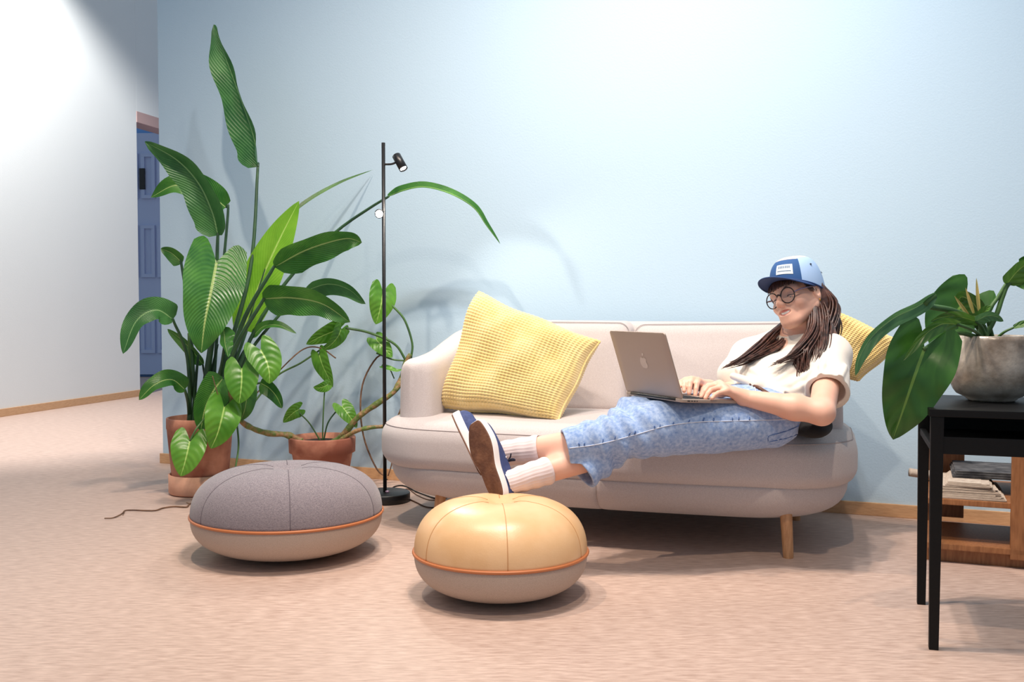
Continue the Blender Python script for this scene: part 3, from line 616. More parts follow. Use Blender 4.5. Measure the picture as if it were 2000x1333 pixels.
# glazed bowl pot and its plant
PB = ground(1936, 783, TZ); DP = PB.y
rack_pot = thing('potted_plant', 'leafy green philodendron in grey glazed bowl pot on black side table', 'potted plant', PB)
rr = mpx(80, DP); hz = at(1936, 656, DP).z - TZ
prof = [(1e-5, 0), (rr * .50, 0), (rr * .58, .006)]
for i in range(16):
    u = i / 15; prof.append((rr * (0.58 + 0.42 * math.sqrt(max(0, 1 - (1 - min(1, u / .52)) ** 2.2)) - 0.135 * max(0, u - .5) ** 1.4 * 2.4), .008 + (hz - .008) * u))
prof += [(prof[-1][0] - .006, hz + .001), (prof[-1][0] - .012, hz - .02), (1e-5, hz - .02)]
lathe('pot', prof, M['concrete'], rack_pot, PB, 64)
lathe('soil', [(rr * .80, hz - .018), (rr * .4, hz - .008), (1e-5, hz - .006)], M['soil'], rack_pot, PB, 40)
SO = (1930, 662)
TL = [([(1902, 628, DP), (1860, 607, DP - .06), (1808, 596, DP - .12)], [(1826, 576, DP - .12), (1790, 600, DP - .13), (1745, 622, DP - .15), (1703, 658, DP - .17), (1678, 700, DP - .18), (1671, 734, DP - .18)], 17, 'tleafb', 35, 30, 'strap', .009),
      ([(1870, 650, DP - .08), (1835, 662, DP - .12), (1806, 682, DP - .14)], [(1806, 680, DP - .14), (1788, 730, DP - .15), (1766, 795, DP - .14), (1744, 859, DP - .12)], 70, 'tleaf', 10, 14, 'heart', .006),
      ([(1905, 615, DP + .05)], [(1886, 588, DP + .08), (1862, 620, DP + .08), (1850, 665, DP + .07), (1849, 718, DP + .06)], 62, 'tleaf', -10, 14, 'heart', .006),
      ([(1900, 645, DP - .08), (1870, 634, DP - .12)], [(1872, 634, DP - .12), (1838, 634, DP - .15), (1800, 660, DP - .17), (1764, 705, DP - .18)], 15, 'tleafg', 25, 25, 'lance', .005),
      ([(1915, 625, DP + .02)], [(1918, 616, DP + .02), (1900, 592, DP + .03), (1880, 580, DP + .04), (1868, 590, DP + .05)], 24, 'tleafg', 30, 20, 'broad', .005),
      ([(1912, 630, DP - .02)], [(1912, 630, DP - .02), (1870, 618, DP - .06), (1840, 620, DP - .08), (1818, 628, DP - .09)], 14, 'tleafg', 30, 20, 'lance', .005),
      ([(1918, 640, DP - .04)], [(1906, 628, DP - .05), (1925, 618, DP - .07), (1943, 618, DP - .08), (1960, 628, DP - .09)], 13, 'tleafb', -30, 20, 'broad', .005),
      ([(1930, 615, DP), (1950, 580, DP), (1964, 557, DP)], [(1966, 556, DP), (1985, 532, DP - .02), (2005, 517, DP - .03), (2040, 508, DP - .04)], 24, 'tleafg', -35, 20, 'broad', .006),
      ([(1945, 618, DP), (1958, 580, DP), (1972, 553, DP), (2010, 536, DP)], [(2012, 535, DP), (2045, 545, DP - .02), (2070, 570, DP - .03), (2080, 610, DP - .03)], 40, 'tleaf', 10, 15, 'heart', .007),
      ([(1925, 640, DP - .03)], [(1918, 632, DP - .03), (1920, 618, DP - .04), (1926, 606, DP - .05), (1936, 598, DP - .06)], 12, 'tleafg', 20, 20, 'lance', .004),
      ([(1960, 650, DP - .03)], [(1980, 640, DP - .04), (2000, 634, DP - .05), (2020, 634, DP - .06), (2040, 640, DP - .06)], 8, 'tleafg', 30, 20, 'lance', .004)]
for i, (sp, bp, hw, mm, roll, fold, kind, rad) in enumerate(TL):
    base = at(SO[0] + 12 * math.sin(i * 2.1), SO[1] + 6, DP + .03 * math.cos(i * 1.7))
    stalk(rack_pot, [base] + PP(*sp) + ([at(*bp[0])] if sp[-1][:2] != bp[0][:2] else []), rad, rad * .75, M['stemg'], 'leaf_stalk')
    leaf(rack_pot, PP(*bp), mpx(hw, DP), M[mm], roll, fold, kind, wave=.04)
for (x0, y0), (x1, y1) in (((1913, 610), (1907, 543)), ((1902, 612), (1886, 562)), ((1893, 618), (1864, 578))):
    leaf(rack_pot, PP((x0, y0, DP), ((x0 * 2 + x1) / 3, (y0 * 2 + y1) / 3, DP), ((x0 + x1 * 2) / 3, (y0 + y1 * 2) / 3, DP), (x1, y1, DP)), .006, M['cream'], 10, 40, 'lance', name='leaf_sheath')
# wooden rack against the wall
RK = ground(1809, 1098); rs0 = (RK - OW).dot(UW); rt0 = (RK - OW).dot(NW)
def RF(a, b, z): return WF(rs0 + a, rt0 - b, z)          # a to the right, b towards the wall
rack = thing('shelf_rack', 'low open wooden shelf rack holding newspapers behind black side table', 'shelf', RF(.4, .2, 0))
RD = 0.46
fbox(RF, 0, .9, .03, RD, 0, .045, 'plinth', M['rack'], rack, .003)
fbox(RF, 0, .9, 0, RD - .10, .045, .065, 'lower_shelf', M['rack'], rack, .003)
fbox(RF, .0, .9, .02, RD, .188, .207, 'middle_shelf', M['rack'], rack, .003)
fbox(RF, 0, .02, RD - .06, RD, .045, .38, 'post', M['rack'], rack, .003)
fbox(RF, .02, .13, RD - .02, RD, .065, .36, 'back_panel', M['rack'], rack, .003)
fbox(RF, .0, .13, RD - .16, RD, .36, .38, 'top_shelf', M['rack'], rack, .003)
fbox(RF, .245, .34, 0, .022, .03, .38, 'upright', M['rack'], rack, .003)
fbox(RF, .32, .34, .022, RD, .045, .38, 'upright', M['rack'], rack, .003)
fbox(RF, .34, .9, 0, RD, .36, .38, 'top_shelf', M['rack'], rack, .003)
fbox(RF, .88, .9, .0, RD, .065, .36, 'upright', M['rack'], rack, .003)
def newspaper(a0, a1, b0, b1, z0, th, m, label, yaw=0.0, roll=True):
    cx, cy = (a0 + a1) / 2, (b0 + b1) / 2; c, s = math.cos(yaw), math.sin(yaw)
    def fr(a, b, z): return RF(cx + (a - cx) * c - (b - cy) * s, cy + (a - cx) * s + (b - cy) * c, z)
    root = thing('newspaper', label, 'newspaper', fr(cx, cy, z0), 'newspapers on the rack shelf')
    k = 3
    for i in range(k):
        z = z0 + th * i / k; g = .004 * i
        V = []; nn = 20
        for j in range(nn):                     # each sheet folds over at the left edge
            q = math.pi * j / (nn - 1) - math.pi / 2
            pass
        sec = [(a1 - g, z), (a0 + .012 + g, z)] + [(a0 + .012 + g - th / k * .46 * math.cos(math.pi * j / 8 - math.pi / 2), z + th / k * .46 * (1 + math.sin(math.pi * j / 8 - math.pi / 2))) for j in range(9)] + [(a1 - .012 * i - g, z + th / k * .92), (a1 - .012 * i - g, z + th / k * .92 - .0025), (a0 + .016 + g, z + th / k * .92 - .0025), (a0 + .016 + g, z + .0025), (a1 - g, z + .0025)]
        m2 = len(sec); V = [fr(a, b0 + g, zz) for a, zz in sec] + [fr(a, b1 - g, zz) for a, zz in sec]
        F = [(j, (j + 1) % m2, m2 + (j + 1) % m2, m2 + j) for j in range(m2)] + [tuple(range(m2))[::-1], tuple(range(m2, 2 * m2))]
        o = mesh('folded_sheet', V, F, m, root, False); fixn(o)
    return root
newspaper(.015, .235, .03, .34, .208, .016, M['news'], 'flat folded newspaper at the bottom of the pile on rack shelf')
newspaper(.02, .215, .04, .33, .2245, .022, M['news'], 'curled folded newspaper in the middle of the pile on rack shelf', 0.03)
newspaper(.05, .20, .045, .30, .247, .012, M['news'], 'thin cream folded newspaper on top of the pile on rack shelf', -0.05)
nd = newspaper(.07, .31, .14, .40, .2605, .022, M['newsd'], 'dark printed newspaper lying open at back of the rack shelf', 0.0)
RFr = thing('newspaper', 'rolled pale newspaper poking out past the end of rack shelf', 'newspaper', RF(0, .35, .21), 'newspapers on the rack shelf')
tube('paper_roll', [RF(-.055, .35, .236), RF(-.02, .355, .232), RF(.05, .36, .229)], .021, M['news'], RFr, 10, 14, .7)

# ================================================================== LAPTOP
LAx = Vector((.89, .45, 0)).normalized(); LWx = Vector((-.45, .89, 0)).normalized()
LP0 = at(1331, 787, 2.98); LWID, LDEP = 0.304, 0.216
LDN = (at(1438, 789, LP0.y + .097).z - LP0.z) / LDEP
def LP(a, b, z): return LP0 + LAx * a + LWx * b + Vector((0, 0, z + LDN * a))
lap = thing('laptop', 'silver aluminium laptop open on the lap of the reclining person', 'laptop', LP(LDEP / 2, LWID / 2, 0))
def slab(name, fr, A, Bw, z0, z1, rad, m, parent):
    ol = roundpoly([(0, 0, rad), (A, 0, rad), (A, Bw, rad), (0, Bw, rad)], 5)
    return pillow(name, ol, (A / 2, Bw / 2), z0, z1, .002, .0012, fr, m, parent, nb=2)
slab('base', LP, LDEP, LWID, 0, .0105, .010, M['alu'], lap)
kb = slab('keyboard', lambda a, b, z: LP(a + .022, b + .02, z), .10, LWID - .04, .0104, .0112, .003, M['key'], lap)
for i in range(5):
    for j in range(13): slab('key', lambda a, b, z, i=i, j=j: LP(a + .024 + i * .0195, b + .0225 + j * .0202, z), .0165, .0172, .0110, .0122, .002, M['key'], kb)
slab('trackpad', lambda a, b, z: LP(a + .13, b + LWID / 2 - .06, z), .075, .12, .0104, .0109, .004, M['alu'], lap)
for k, (a, wd) in enumerate(((.022, .010), (.036, .006), (.046, .006), (.056, .004))):
    P = [LP(a, -.0006, .0035), LP(a + wd, -.0006, .0035), LP(a + wd, .002, .0035), LP(a, .002, .0035), LP(a, -.0006, .0065), LP(a + wd, -.0006, .0065), LP(a + wd, .002, .0065), LP(a, .002, .0065)]
    box8(P, 'port', M['key'], lap)
tp = at(1297, 650, LP0.y - .03); lv = tp - LP(0.004, 0, .008); lv = lv - LWx * lv.dot(LWx); LH = 0.212; lv.normalize(); ln = LWx.cross(lv).normalized()
if ln.dot(LAx) > 0: ln = -ln
def LID(a, b, z): return LP(.004, 0, .0095) + lv * a + LWx * b + ln * z          # z: outwards (away from the user)
lid = slab('lid', LID, LH, LWID, -.0055, 0, .010, M['alu'], lap)
slab('screen', lambda a, b, z: LID(a + .006, b + .005, z), LH - .012, LWID - .010, -.0062, -.0052, .006, M['screen'], lid)
# fruit emblem: body outline with a bite, and a leaf
def emblem():
    cx, cy, s = LH * .52, LWID / 2, .021; pts = []
    for i in range(60):
        q = 2 * math.pi * i / 60; r = 1.0 + .05 * math.cos(2 * q); x = math.cos(q) * r; y = math.sin(q) * r
        y2 = y - (.22 * math.exp(-(x / .28) ** 2) if y > 0 else -.12 * math.exp(-(x / .22) ** 2))
        d = math.hypot(x - 1.25, y2 - .15)
        if d < .52: x, y2 = 1.25 + (x - 1.25) * .52 / d, .15 + (y2 - .15) * .52 / d
        pts.append((x * .9, y2))
    V = [LID(cx, cy, .0006)] + [LID(cx + y * s, cy - x * s, .0006) for x, y in pts]; F = [(0, 1 + i, 1 + (i + 1) % 60) for i in range(60)]
    b = len(V); lf = [(.05 + .26 * math.sin(math.pi * u) * sg + .30 * u, 1.02 + .62 * u) for sg, rng in ((1, range(8)), (-1, range(7, -1, -1))) for u in [k / 7 for k in rng]]
    V += [LID(cx + y * s, cy - x * s, .0006) for x, y in lf]; F.append(tuple(range(b, b + 16)))
    return V, F
V, F = emblem(); mesh('emblem', V, F, M['alu2'], lid, False)
tube('hinge', [LP(.004, .03, .007), LP(.004, .15, .007), LP(.004, LWID - .03, .007)], .0055, M['key'], lap, 6, 8)

# ================================================================== IMPLICIT SURFACES (numpy) FOR THE PERSON
class Field:
    def __init__(s, lo, hi, h):
        s.h = h; s.lo = np.array(lo, float); n = np.ceil((np.array(hi, float) - s.lo) / h).astype(int) + 1
        s.ax = [s.lo[i] + h * np.arange(n[i]) for i in range(3)]; s.d = np.full(tuple(n), 0.08, np.float32)
    def region(s, lo, hi):
        sl = []
        for i in range(3):
            a = int(max(0, math.floor((lo[i] - s.lo[i]) / s.h))); b = int(min(len(s.ax[i]), math.ceil((hi[i] - s.lo[i]) / s.h) + 1)); sl.append(slice(a, max(a, b)))
        return tuple(sl)
    def pts(s, sl):
        return s.ax[0][sl[0]][:, None, None].astype(np.float32), s.ax[1][sl[1]][None, :, None].astype(np.float32), s.ax[2][sl[2]][None, None, :].astype(np.float32)
    def op(s, lo, hi, fn, k=0.01, mode='add'):
        pad = k + 0.03 if mode == 'add' else k + .004
        sl = s.region(np.array(lo) - pad, np.array(hi) + pad)
        if any(q.stop <= q.start for q in sl): return
        d2 = fn(*s.pts(sl)).astype(np.float32); d1 = s.d[sl]
        if mode == 'add':
            if k > 1e-6:
                h = np.clip(.5 + .5 * (d1 - d2) / k, 0, 1); r = d1 + (d2 - d1) * h - k * h * (1 - h)
            else: r = np.minimum(d1, d2)
        elif mode == 'sub':
            d2 = -d2; h = np.clip(.5 - .5 * (d1 - d2) / max(k, 1e-6), 0, 1); r = d1 + (d2 - d1) * h + k * h * (1 - h)
        elif mode == 'and':
            h = np.clip(.5 - .5 * (d1 - d2) / max(k, 1e-6), 0, 1); r = d1 + (d2 - d1) * h + k * h * (1 - h)
        s.d[sl] = r
    def cone(s, a, b, ra, rb, k=0.01, mode='add'):
        a = np.array(a, float); b = np.array(b, float); m = max(ra, rb); ab = b - a; L2 = float(ab @ ab) + 1e-12
        def fn(x, y, z):
            t = np.clip(((x - a[0]) * ab[0] + (y - a[1]) * ab[1] + (z - a[2]) * ab[2]) / L2, 0, 1)
            return np.sqrt((x - a[0] - ab[0] * t) ** 2 + (y - a[1] - ab[1] * t) ** 2 + (z - a[2] - ab[2] * t) ** 2) - (ra + (rb - ra) * t)
        s.op(np.minimum(a, b) - m, np.maximum(a, b) + m, fn, k, mode)
    def chain(s, pts, rads, k=0.01, mode='add'):
        for i in range(len(pts) - 1): s.cone(pts[i], pts[i + 1], rads[i], rads[i + 1], k, mode)
    def ell(s, c, R3, rad, k=0.01, mode='add'):
        """R3: 3 unit axes (rows), rad: radii along them"""
        c = np.array(c, float); A = np.array([list(v) for v in R3]); m = max(rad)
        def fn(x, y, z):
            q = [((x - c[0]) * A[i, 0] + (y - c[1]) * A[i, 1] + (z - c[2]) * A[i, 2]) / rad[i] for i in range(3)]
            k0 = np.sqrt(q[0] ** 2 + q[1] ** 2 + q[2] ** 2); k1 = np.sqrt((q[0] / rad[0]) ** 2 + (q[1] / rad[1]) ** 2 + (q[2] / rad[2]) ** 2) + 1e-9
            return k0 * (k0 - 1) / k1
        s.op(c - m, c + m, fn, k, mode)
    def plane(s, p, n, k=0.002, lo=None, hi=None):
        """keep the side where (x-p).n < 0, inside the box lo..hi only"""
        p = np.array(p, float); n = np.array(n, float); n /= np.linalg.norm(n)
        sl = s.region(lo if lo is not None else s.lo, hi if hi is not None else s.lo + 1e3); x, y, z = s.pts(sl)
        s.d[sl] = np.maximum(s.d[sl], (x - p[0]) * n[0] + (y - p[1]) * n[1] + (z - p[2]) * n[2])
    def displace(s, fn):
        m = np.abs(s.d) < 0.03; I = np.nonzero(m); s.d[I] += fn(s.ax[0][I[0]], s.ax[1][I[1]], s.ax[2][I[2]]).astype(np.float32)
    def build(s, name, m, parent, keep=True):
        d = s.d; ins = d < 0; n = np.array(d.shape)
        c = [ins[i:n[0] - 1 + i, j:n[1] - 1 + j, k:n[2] - 1 + k] for i in (0, 1) for j in (0, 1) for k in (0, 1)]
        allv = c[0].copy(); anyv = c[0].copy()
        for q in c[1:]: allv &= q; anyv |= q
        I = np.array(np.nonzero(anyv & ~allv)).T
        off = np.array([(i, j, k) for i in (0, 1) for j in (0, 1) for k in (0, 1)])
        vals = np.stack([d[I[:, 0] + o[0], I[:, 1] + o[1], I[:, 2] + o[2]] for o in off], 1).astype(np.float64)
        acc = np.zeros((len(I), 3)); cnt = np.zeros(len(I))
        for a in range(8):
            for b in range(a + 1, 8):
                if np.abs(off[a] - off[b]).sum() != 1: continue
                x = (vals[:, a] < 0) != (vals[:, b] < 0); t = np.where(x, vals[:, a] / np.where(x, vals[:, a] - vals[:, b], 1), 0)
                acc += np.where(x[:, None], off[a] + (off[b] - off[a]) * t[:, None], 0); cnt += x
        P = s.lo + s.h * (I + acc / cnt[:, None])
        idx = np.full(tuple(n - 1), -1, np.int32); idx[I[:, 0], I[:, 1], I[:, 2]] = np.arange(len(I))
        Q = []
        for ax in range(3):
            e = [slice(None)] * 3; e2 = [slice(None)] * 3; e[ax] = slice(0, n[ax] - 1); e2[ax] = slice(1, n[ax])
            a, b = ins[tuple(e)], ins[tuple(e2)]; X = np.array(np.nonzero(a != b)).T
            u, v = [(1, 2), (2, 0), (0, 1)][ax]
            ok = (X[:, u] > 0) & (X[:, v] > 0) & (X[:, u] < n[u] - 1) & (X[:, v] < n[v] - 1); X = X[ok]
            fl_ = a[X[:, 0], X[:, 1], X[:, 2]]
            def cell(du, dv):
                Y = X.copy(); Y[:, u] -= du; Y[:, v] -= dv; return idx[Y[:, 0], Y[:, 1], Y[:, 2]]
            q = np.stack([cell(1, 1), cell(0, 1), cell(0, 0), cell(1, 0)], 1); q[~fl_] = q[~fl_][:, ::-1]; Q.append(q)
        Q = np.concatenate(Q); me = bpy.data.meshes.new(name)
        me.vertices.add(len(P)); me.vertices.foreach_set('co', P.astype(np.float32).ravel()); me.loops.add(Q.size); me.loops.foreach_set('vertex_index', Q.astype(np.int32).ravel())
        me.polygons.add(len(Q)); me.polygons.foreach_set('loop_start', np.arange(0, Q.size, 4, dtype=np.int32)); me.polygons.foreach_set('use_smooth', np.ones(len(Q), bool))
        me.update(calc_edges=True); me.validate(); me.materials.append(m); o = bpy.data.objects.new(name, me); link(o); attach(o, parent); return o
def wob(seed, n, f0, f1):
    r = np.random.RandomState(seed); K = r.normal(size=(n, 3)); K /= np.linalg.norm(K, axis=1)[:, None]; K *= r.uniform(f0, f1, n)[:, None]; ph = r.uniform(0, 6.28, n)
    def fn(x, y, z): return sum(np.sin(K[i, 0] * x + K[i, 1] * y + K[i, 2] * z + ph[i]) for i in range(n)) / n
    return fn

# ================================================================== PERSON
PV = at(1480, 808, 3.28)
person = thing('person', 'person in cream t-shirt, light blue jeans and cap reclining with laptop on the sofa', 'person', Vector((PV.x, PV.y, .42)))
FD = Vector((-.90, -.43, 0)).normalized(); LD = Vector((-FD.y, FD.x, 0))           # hips: forward and left
LD = Vector((.43, -.90, 0)).normalized()
hipL, kneeL, hemL, ankL = at(1508, 823, 3.17), at(1275, 838, 3.09), at(1104, 876, 3.06), at(976, 879, 3.15)
hipR, kneeR, hemR, ankR = at(1448, 806, 3.34), at(1245, 824, 3.18), at(1134, 921, 3.06), at(1001, 930, 3.00)
shL, elL, wrL = at(1622, 696, 3.32), at(1605, 806, 3.04), at(1452, 777, 3.085)
shR, elR, wrR = at(1462, 698, 3.54), at(1448, 775, 3.50), at(1385, 757, 3.32)
NB = at(1556, 670, 3.47); CH = at(1545, 722, 3.44); WA = at(1508, 778, 3.33)
# head frame
HC = at(1557, 580, 3.42)
Fh = Vector((-.79, -.61, -.02)).normalized(); up0 = Vector((-.10, .10, 1)); Lh = up0.cross(Fh).normalized(); Uh = Fh.cross(Lh).normalized()
rq = R(-10); Lh, Uh = Lh * math.cos(rq) + Uh * math.sin(rq) * -1, Uh * math.cos(rq) + Lh * math.sin(rq)
HS = 0.98
def HP(f, l, u): return HC + (Fh * f + Lh * l + Uh * u) * HS
HAX = (Fh, Lh, Uh)
def footframe(heel, v, N):
    v = Vector(v).normalized(); N = Vector(N); N = (N - v * N.dot(v)).normalized(); wv = N.cross(v).normalized()
    return lambda x, y, z: heel + v * x + wv * y - N * z
FOOTR = (at(973, 974, 2.935), (-.30, .42, .84), (-.65, -.72, .14)); FOOTL = (at(936, 926, 3.13), (-.36, .66, .62), (-.86, -.06, -.48))
ankR = footframe(*FOOTR)(.046, 0, .055); ankL = footframe(*FOOTL)(.044, 0, .055)
# ---- skin: one continuous surface
fb = Field((0.0, 2.80, 0.22), (1.20, 3.64, 1.02), 0.0026)
fb.ell(HP(-.012, 0, .03), HAX, (.094, .074, .090), .01)
fb.ell(HP(.034, 0, -.030), HAX, (.056, .056, .064), .03)
fb.cone(HP(.070, -.009, -.088), HP(.070, .009, -.088), .0185, .0185, .03)
for sgn in (-1, 1):
    fb.cone(HP(-.005, sgn * .052, -.045), HP(.060, sgn * .020, -.083), .019, .017, .03)
    fb.ell(HP(.058, sgn * .037, -.030), HAX, (.026, .024, .020), .018)
    fb.cone(HP(.080, sgn * .012, .024), HP(.068, sgn * .046, .020), .011, .011, .02)
    fb.ell(HP(.091, sgn * .031, .001), HAX, (.010, .016, .010), .010, 'sub')
    fb.ell(HP(.070, sgn * .031, .000), HAX, (.0145, .015, .0125), .004)
    fb.ell(HP(-.010, sgn * .075, -.006), (Fh * .9 + Uh * -.2, Lh, Uh), (.017, .009, .030), .006)
    fb.ell(HP(-.004, sgn * .083, -.004), HAX, (.008, .005, .016), .003, 'sub')
    fb.ell(HP(.103, sgn * .009, -.028), HAX, (.010, .007, .007), .008)
fb.cone(HP(.088, 0, .012), HP(.112, 0, -.021), .0065, .0090, .011)
fb.ell(HP(.078, 0, -.055), HAX, (.018, .030, .018), .02)
fb.ell(HP(.097, 0, -.0560), HAX, (.015, .026, .0080), .004, 'sub')
fb.chain([HP(-.02, 0, -.05), HP(-.045, 0, -.11), NB], [.050, .047, .056], .03)
fb.chain([NB, CH, WA, PV], [.07, .10, .09, .10], .05)
fb.chain([shR, NB, shL], [.045, .05, .045], .04)
fb.chain([shL, elL], [.047, .038], .02); fb.chain([elL, elL.lerp(wrL, .35), wrL], [.038, .039, .0245], .018)
fb.chain([shR, elR], [.045, .038], .02); fb.chain([elR, elR.lerp(wrR, .35), wrR], [.037, .036, .0235], .018)
fb.chain([PV, hipL, kneeL, hemL.lerp(kneeL, .35), ankL], [.09, .075, .052, .048, .031], .03)
fb.chain([PV, hipR, kneeR, hemR.lerp(kneeR, .35), ankR], [.09, .075, .052, .046, .031], .03)
def hand(wr, mcp, pip, tip, thumb):
    for i in range(4): fb.cone(wr, mcp[i], .017, .0105, .014)
    for i in range(3): fb.cone(mcp[i], mcp[i + 1], .0105, .0105, .010)
    for i in range(4):
        r = (.0088, .0090, .0086, .0076)[i]; dip = pip[i].lerp(tip[i], .55) + Vector((0, 0, .003))
        fb.cone(mcp[i], pip[i], r * 1.12, r, .006); fb.cone(pip[i], dip, r, r * .92, .002); fb.cone(dip, tip[i], r * .92, r * .78, .002)
    fb.chain([wr, thumb[0], thumb[1], thumb[2]], [.015, .0125, .0098, .0080], .008)
hand(wrL, PP((1401, 752, 3.115), (1405, 751, 3.092), (1411, 756, 3.070), (1418, 764, 3.052)), PP((1383, 754, 3.105), (1383, 757, 3.080), (1389, 762, 3.057), (1403, 768, 3.040)),
     PP((1374, 771, 3.085), (1370, 776, 3.062), (1378, 778, 3.040), (1391, 778.5, 3.026)), PP((1428, 768, 3.125), (1410, 770, 3.145), (1397, 774, 3.15)))
hand(wrR, PP((1363, 745, 3.26), (1351, 743, 3.258), (1340, 745, 3.263), (1330, 750, 3.272)), PP((1361, 750, 3.225), (1348, 748, 3.220), (1337, 750, 3.225), (1327, 754, 3.235)),
     PP((1358, 772, 3.205), (1346, 768, 3.200), (1336, 764, 3.205), (1326, 759, 3.215)), PP((1378, 756, 3.29), (1375, 762, 3.25), (1368, 772, 3.225)))
body = fb.build('body', M['skin'], person); del fb
# ---- t-shirt
fs = Field((0.62, 2.94, 0.42), (1.26, 3.72, 0.80), 0.0034)
SHD = (shL - shR).normalized(); SPN = (NB - WA).normalized(); DPT = SHD.cross(SPN).normalized(); SPN2 = DPT.cross(SHD).normalized(); TAX = (SHD, SPN2, DPT)
fs.ell(CH, TAX, (.165, .165, .105), .03)
fs.ell(WA, TAX, (.150, .15, .105), .07)
fs.chain([shR, NB + Vector((0, 0, -.01)), shL], [.058, .066, .060], .05)
fs.cone(at(1480, 722, 3.40), at(1490, 735, 3.34), .062, .062, .05); fs.cone(at(1560, 735, 3.36), at(1560, 745, 3.30), .06, .06, .05)
slE = at(1616, 766, 3.15); slD = (slE - shL).normalized()
fs.cone(shL, slE + slD * .05, .064, .070, .035); fs.cone(shR, at(1440, 735, 3.50), .058, .066, .03)
tw_ = wob(3, 9, 16, 34); tw2 = wob(5, 10, 40, 80)
fs.displace(lambda x, y, z: .009 * tw_(x, y, z) + .005 * tw2(x, y, z))
def surf(F_, px, py, D0_=2.95):
    for k in range(420):
        p = at(px, py, D0_ + k * .0015); q = ((np.array(p) - F_.lo) / F_.h).astype(int)
        if (q < 0).any() or (q >= np.array(F_.d.shape)).any(): continue
        if F_.d[tuple(q)] < 0: return p
    return None
for pts_, rf in (([(1592, 742), (1565, 757), (1530, 768), (1500, 770)], .009), ([(1604, 716), (1572, 735), (1540, 752), (1508, 758)], .008), ([(1450, 705), (1466, 722), (1490, 738)], .008), ([(1440, 720), (1458, 733), (1482, 746)], .008),
                 ([(1652, 716), (1640, 740), (1628, 760)], .008), ([(1612, 690), (1606, 715), (1600, 742)], .007), ([(1560, 700), (1545, 722), (1520, 742)], .007)):
    P_ = [surf(fs, *p) for p in pts_]; P_ = [p for p in P_ if p is not None]
    if len(P_) > 1: fs.chain(P_, [rf * (.5 if i in (0, len(P_) - 1) else 1.0) for i in range(len(P_))], .014)
# drape ridges across the belly
h0, h1 = at(1425, 742, 3.27), at(1556, 800, 3.16)
fs.cone(at(1432, 735, 3.30), at(1480, 752, 3.235), .012, .018, .02); fs.cone(at(1480, 752, 3.235), at(1556, 796, 3.19), .018, .014, .02)
fs.cone(slE + slD * -.02, slE + slD * .12, .053, .063, .002, 'sub')
fs.plane(slE, slD, .002, (slE.x - .12, slE.y - .14, slE.z - .14), (slE.x + .14, slE.y + .12, slE.z + .06))
eh = (h1 - h0).normalized(); hn = -(SPN - eh * SPN.dot(eh)).normalized()
fs.plane(h0.lerp(h1, .5), hn, .002, (.4, 2.9, .3), (slE.x - .085, 3.9, .7))
fs.cone(NB + Vector((-.02, -.02, .03)), HP(-.03, 0, -.09), .052, .060, .006, 'sub')
shirt = fs.build('t_shirt', M['shirt'], person); del fs
hemc = slE
# ---- jeans
fj = Field((0.04, 2.82, 0.24), (1.10, 3.60, 0.62), 0.0034)
fj.ell(PV + Vector((0, 0, -.005)), (LD, FD, Vector((0, 0, 1))), (.165, .13, .095), .03)
fj.cone(PV, WA, .100, .110, .05)
fj.chain([hipR, kneeR, hemR], [.092, .080, .060], .03)
fj.chain([hipL, hipL.lerp(kneeL, .5), kneeL, hemL], [.086, .088, .084, .056], .02)
dl = (hemL - kneeL).normalized(); dr = (hemR - kneeR).normalized()
fj.cone(hemL, hemL + dl * .06, .056, .056, .004); fj.cone(hemR, hemR + dr * .06, .058, .058, .004)
w1 = wob(11, 8, 14, 30); w2 = wob(12, 12, 50, 110)
ax_ = np.array(kneeL - hemL); axl = np.linalg.norm(ax_); ax_ /= axl
def jd(x, y, z):
    t = ((x - hemL.x) * ax_[0] + (y - hemL.y) * ax_[1] + (z - hemL.z) * ax_[2])
    knee = np.exp(-((t - .17) / .12) ** 2)
    return .006 * w1(x, y, z) + .002 * w2(x, y, z) + knee * .006 * np.sin(t * 95 + 26 * z + 20 * y + 2.5 * w1(x, y, z)) + .0022 * np.sin(t * 60 + 40 * z) * np.exp(-((t - .75) / .12) ** 2)
fj.displace(jd)
# the lap gives way under the laptop
lp = LP(0, 0, -.001); fj.plane(lp, (-.0, 0, 1), .002, (lp.x - .2, lp.y - .05, lp.z - .05), (lp.x + .20, lp.y + .35, lp.z + .1))
fj.cone(hemL - dl * .07, hemL + dl * .1, .050, .052, .002, 'sub'); fj.cone(hemR - dr * .06, hemR + dr * .1, .053, .054, .002, 'sub')
fj.plane(hemL, dl, .002, (.0, 2.8, .33), (hemL.x + .035, 3.3, .6)); 
nr = (dr + Vector((-.35, 0, -.25))).normalized(); fj.plane(hemR, nr, .002, (.0, 2.8, .2), (hemR.x + .09, 3.2, hemL.z - .045))
fj.plane(h0.lerp(h1, .5) - hn * .022, -hn, .002, (.5, 2.9, .40), (1.2, 3.9, .9))
jeans = fj.build('jeans', M['denim'], person)
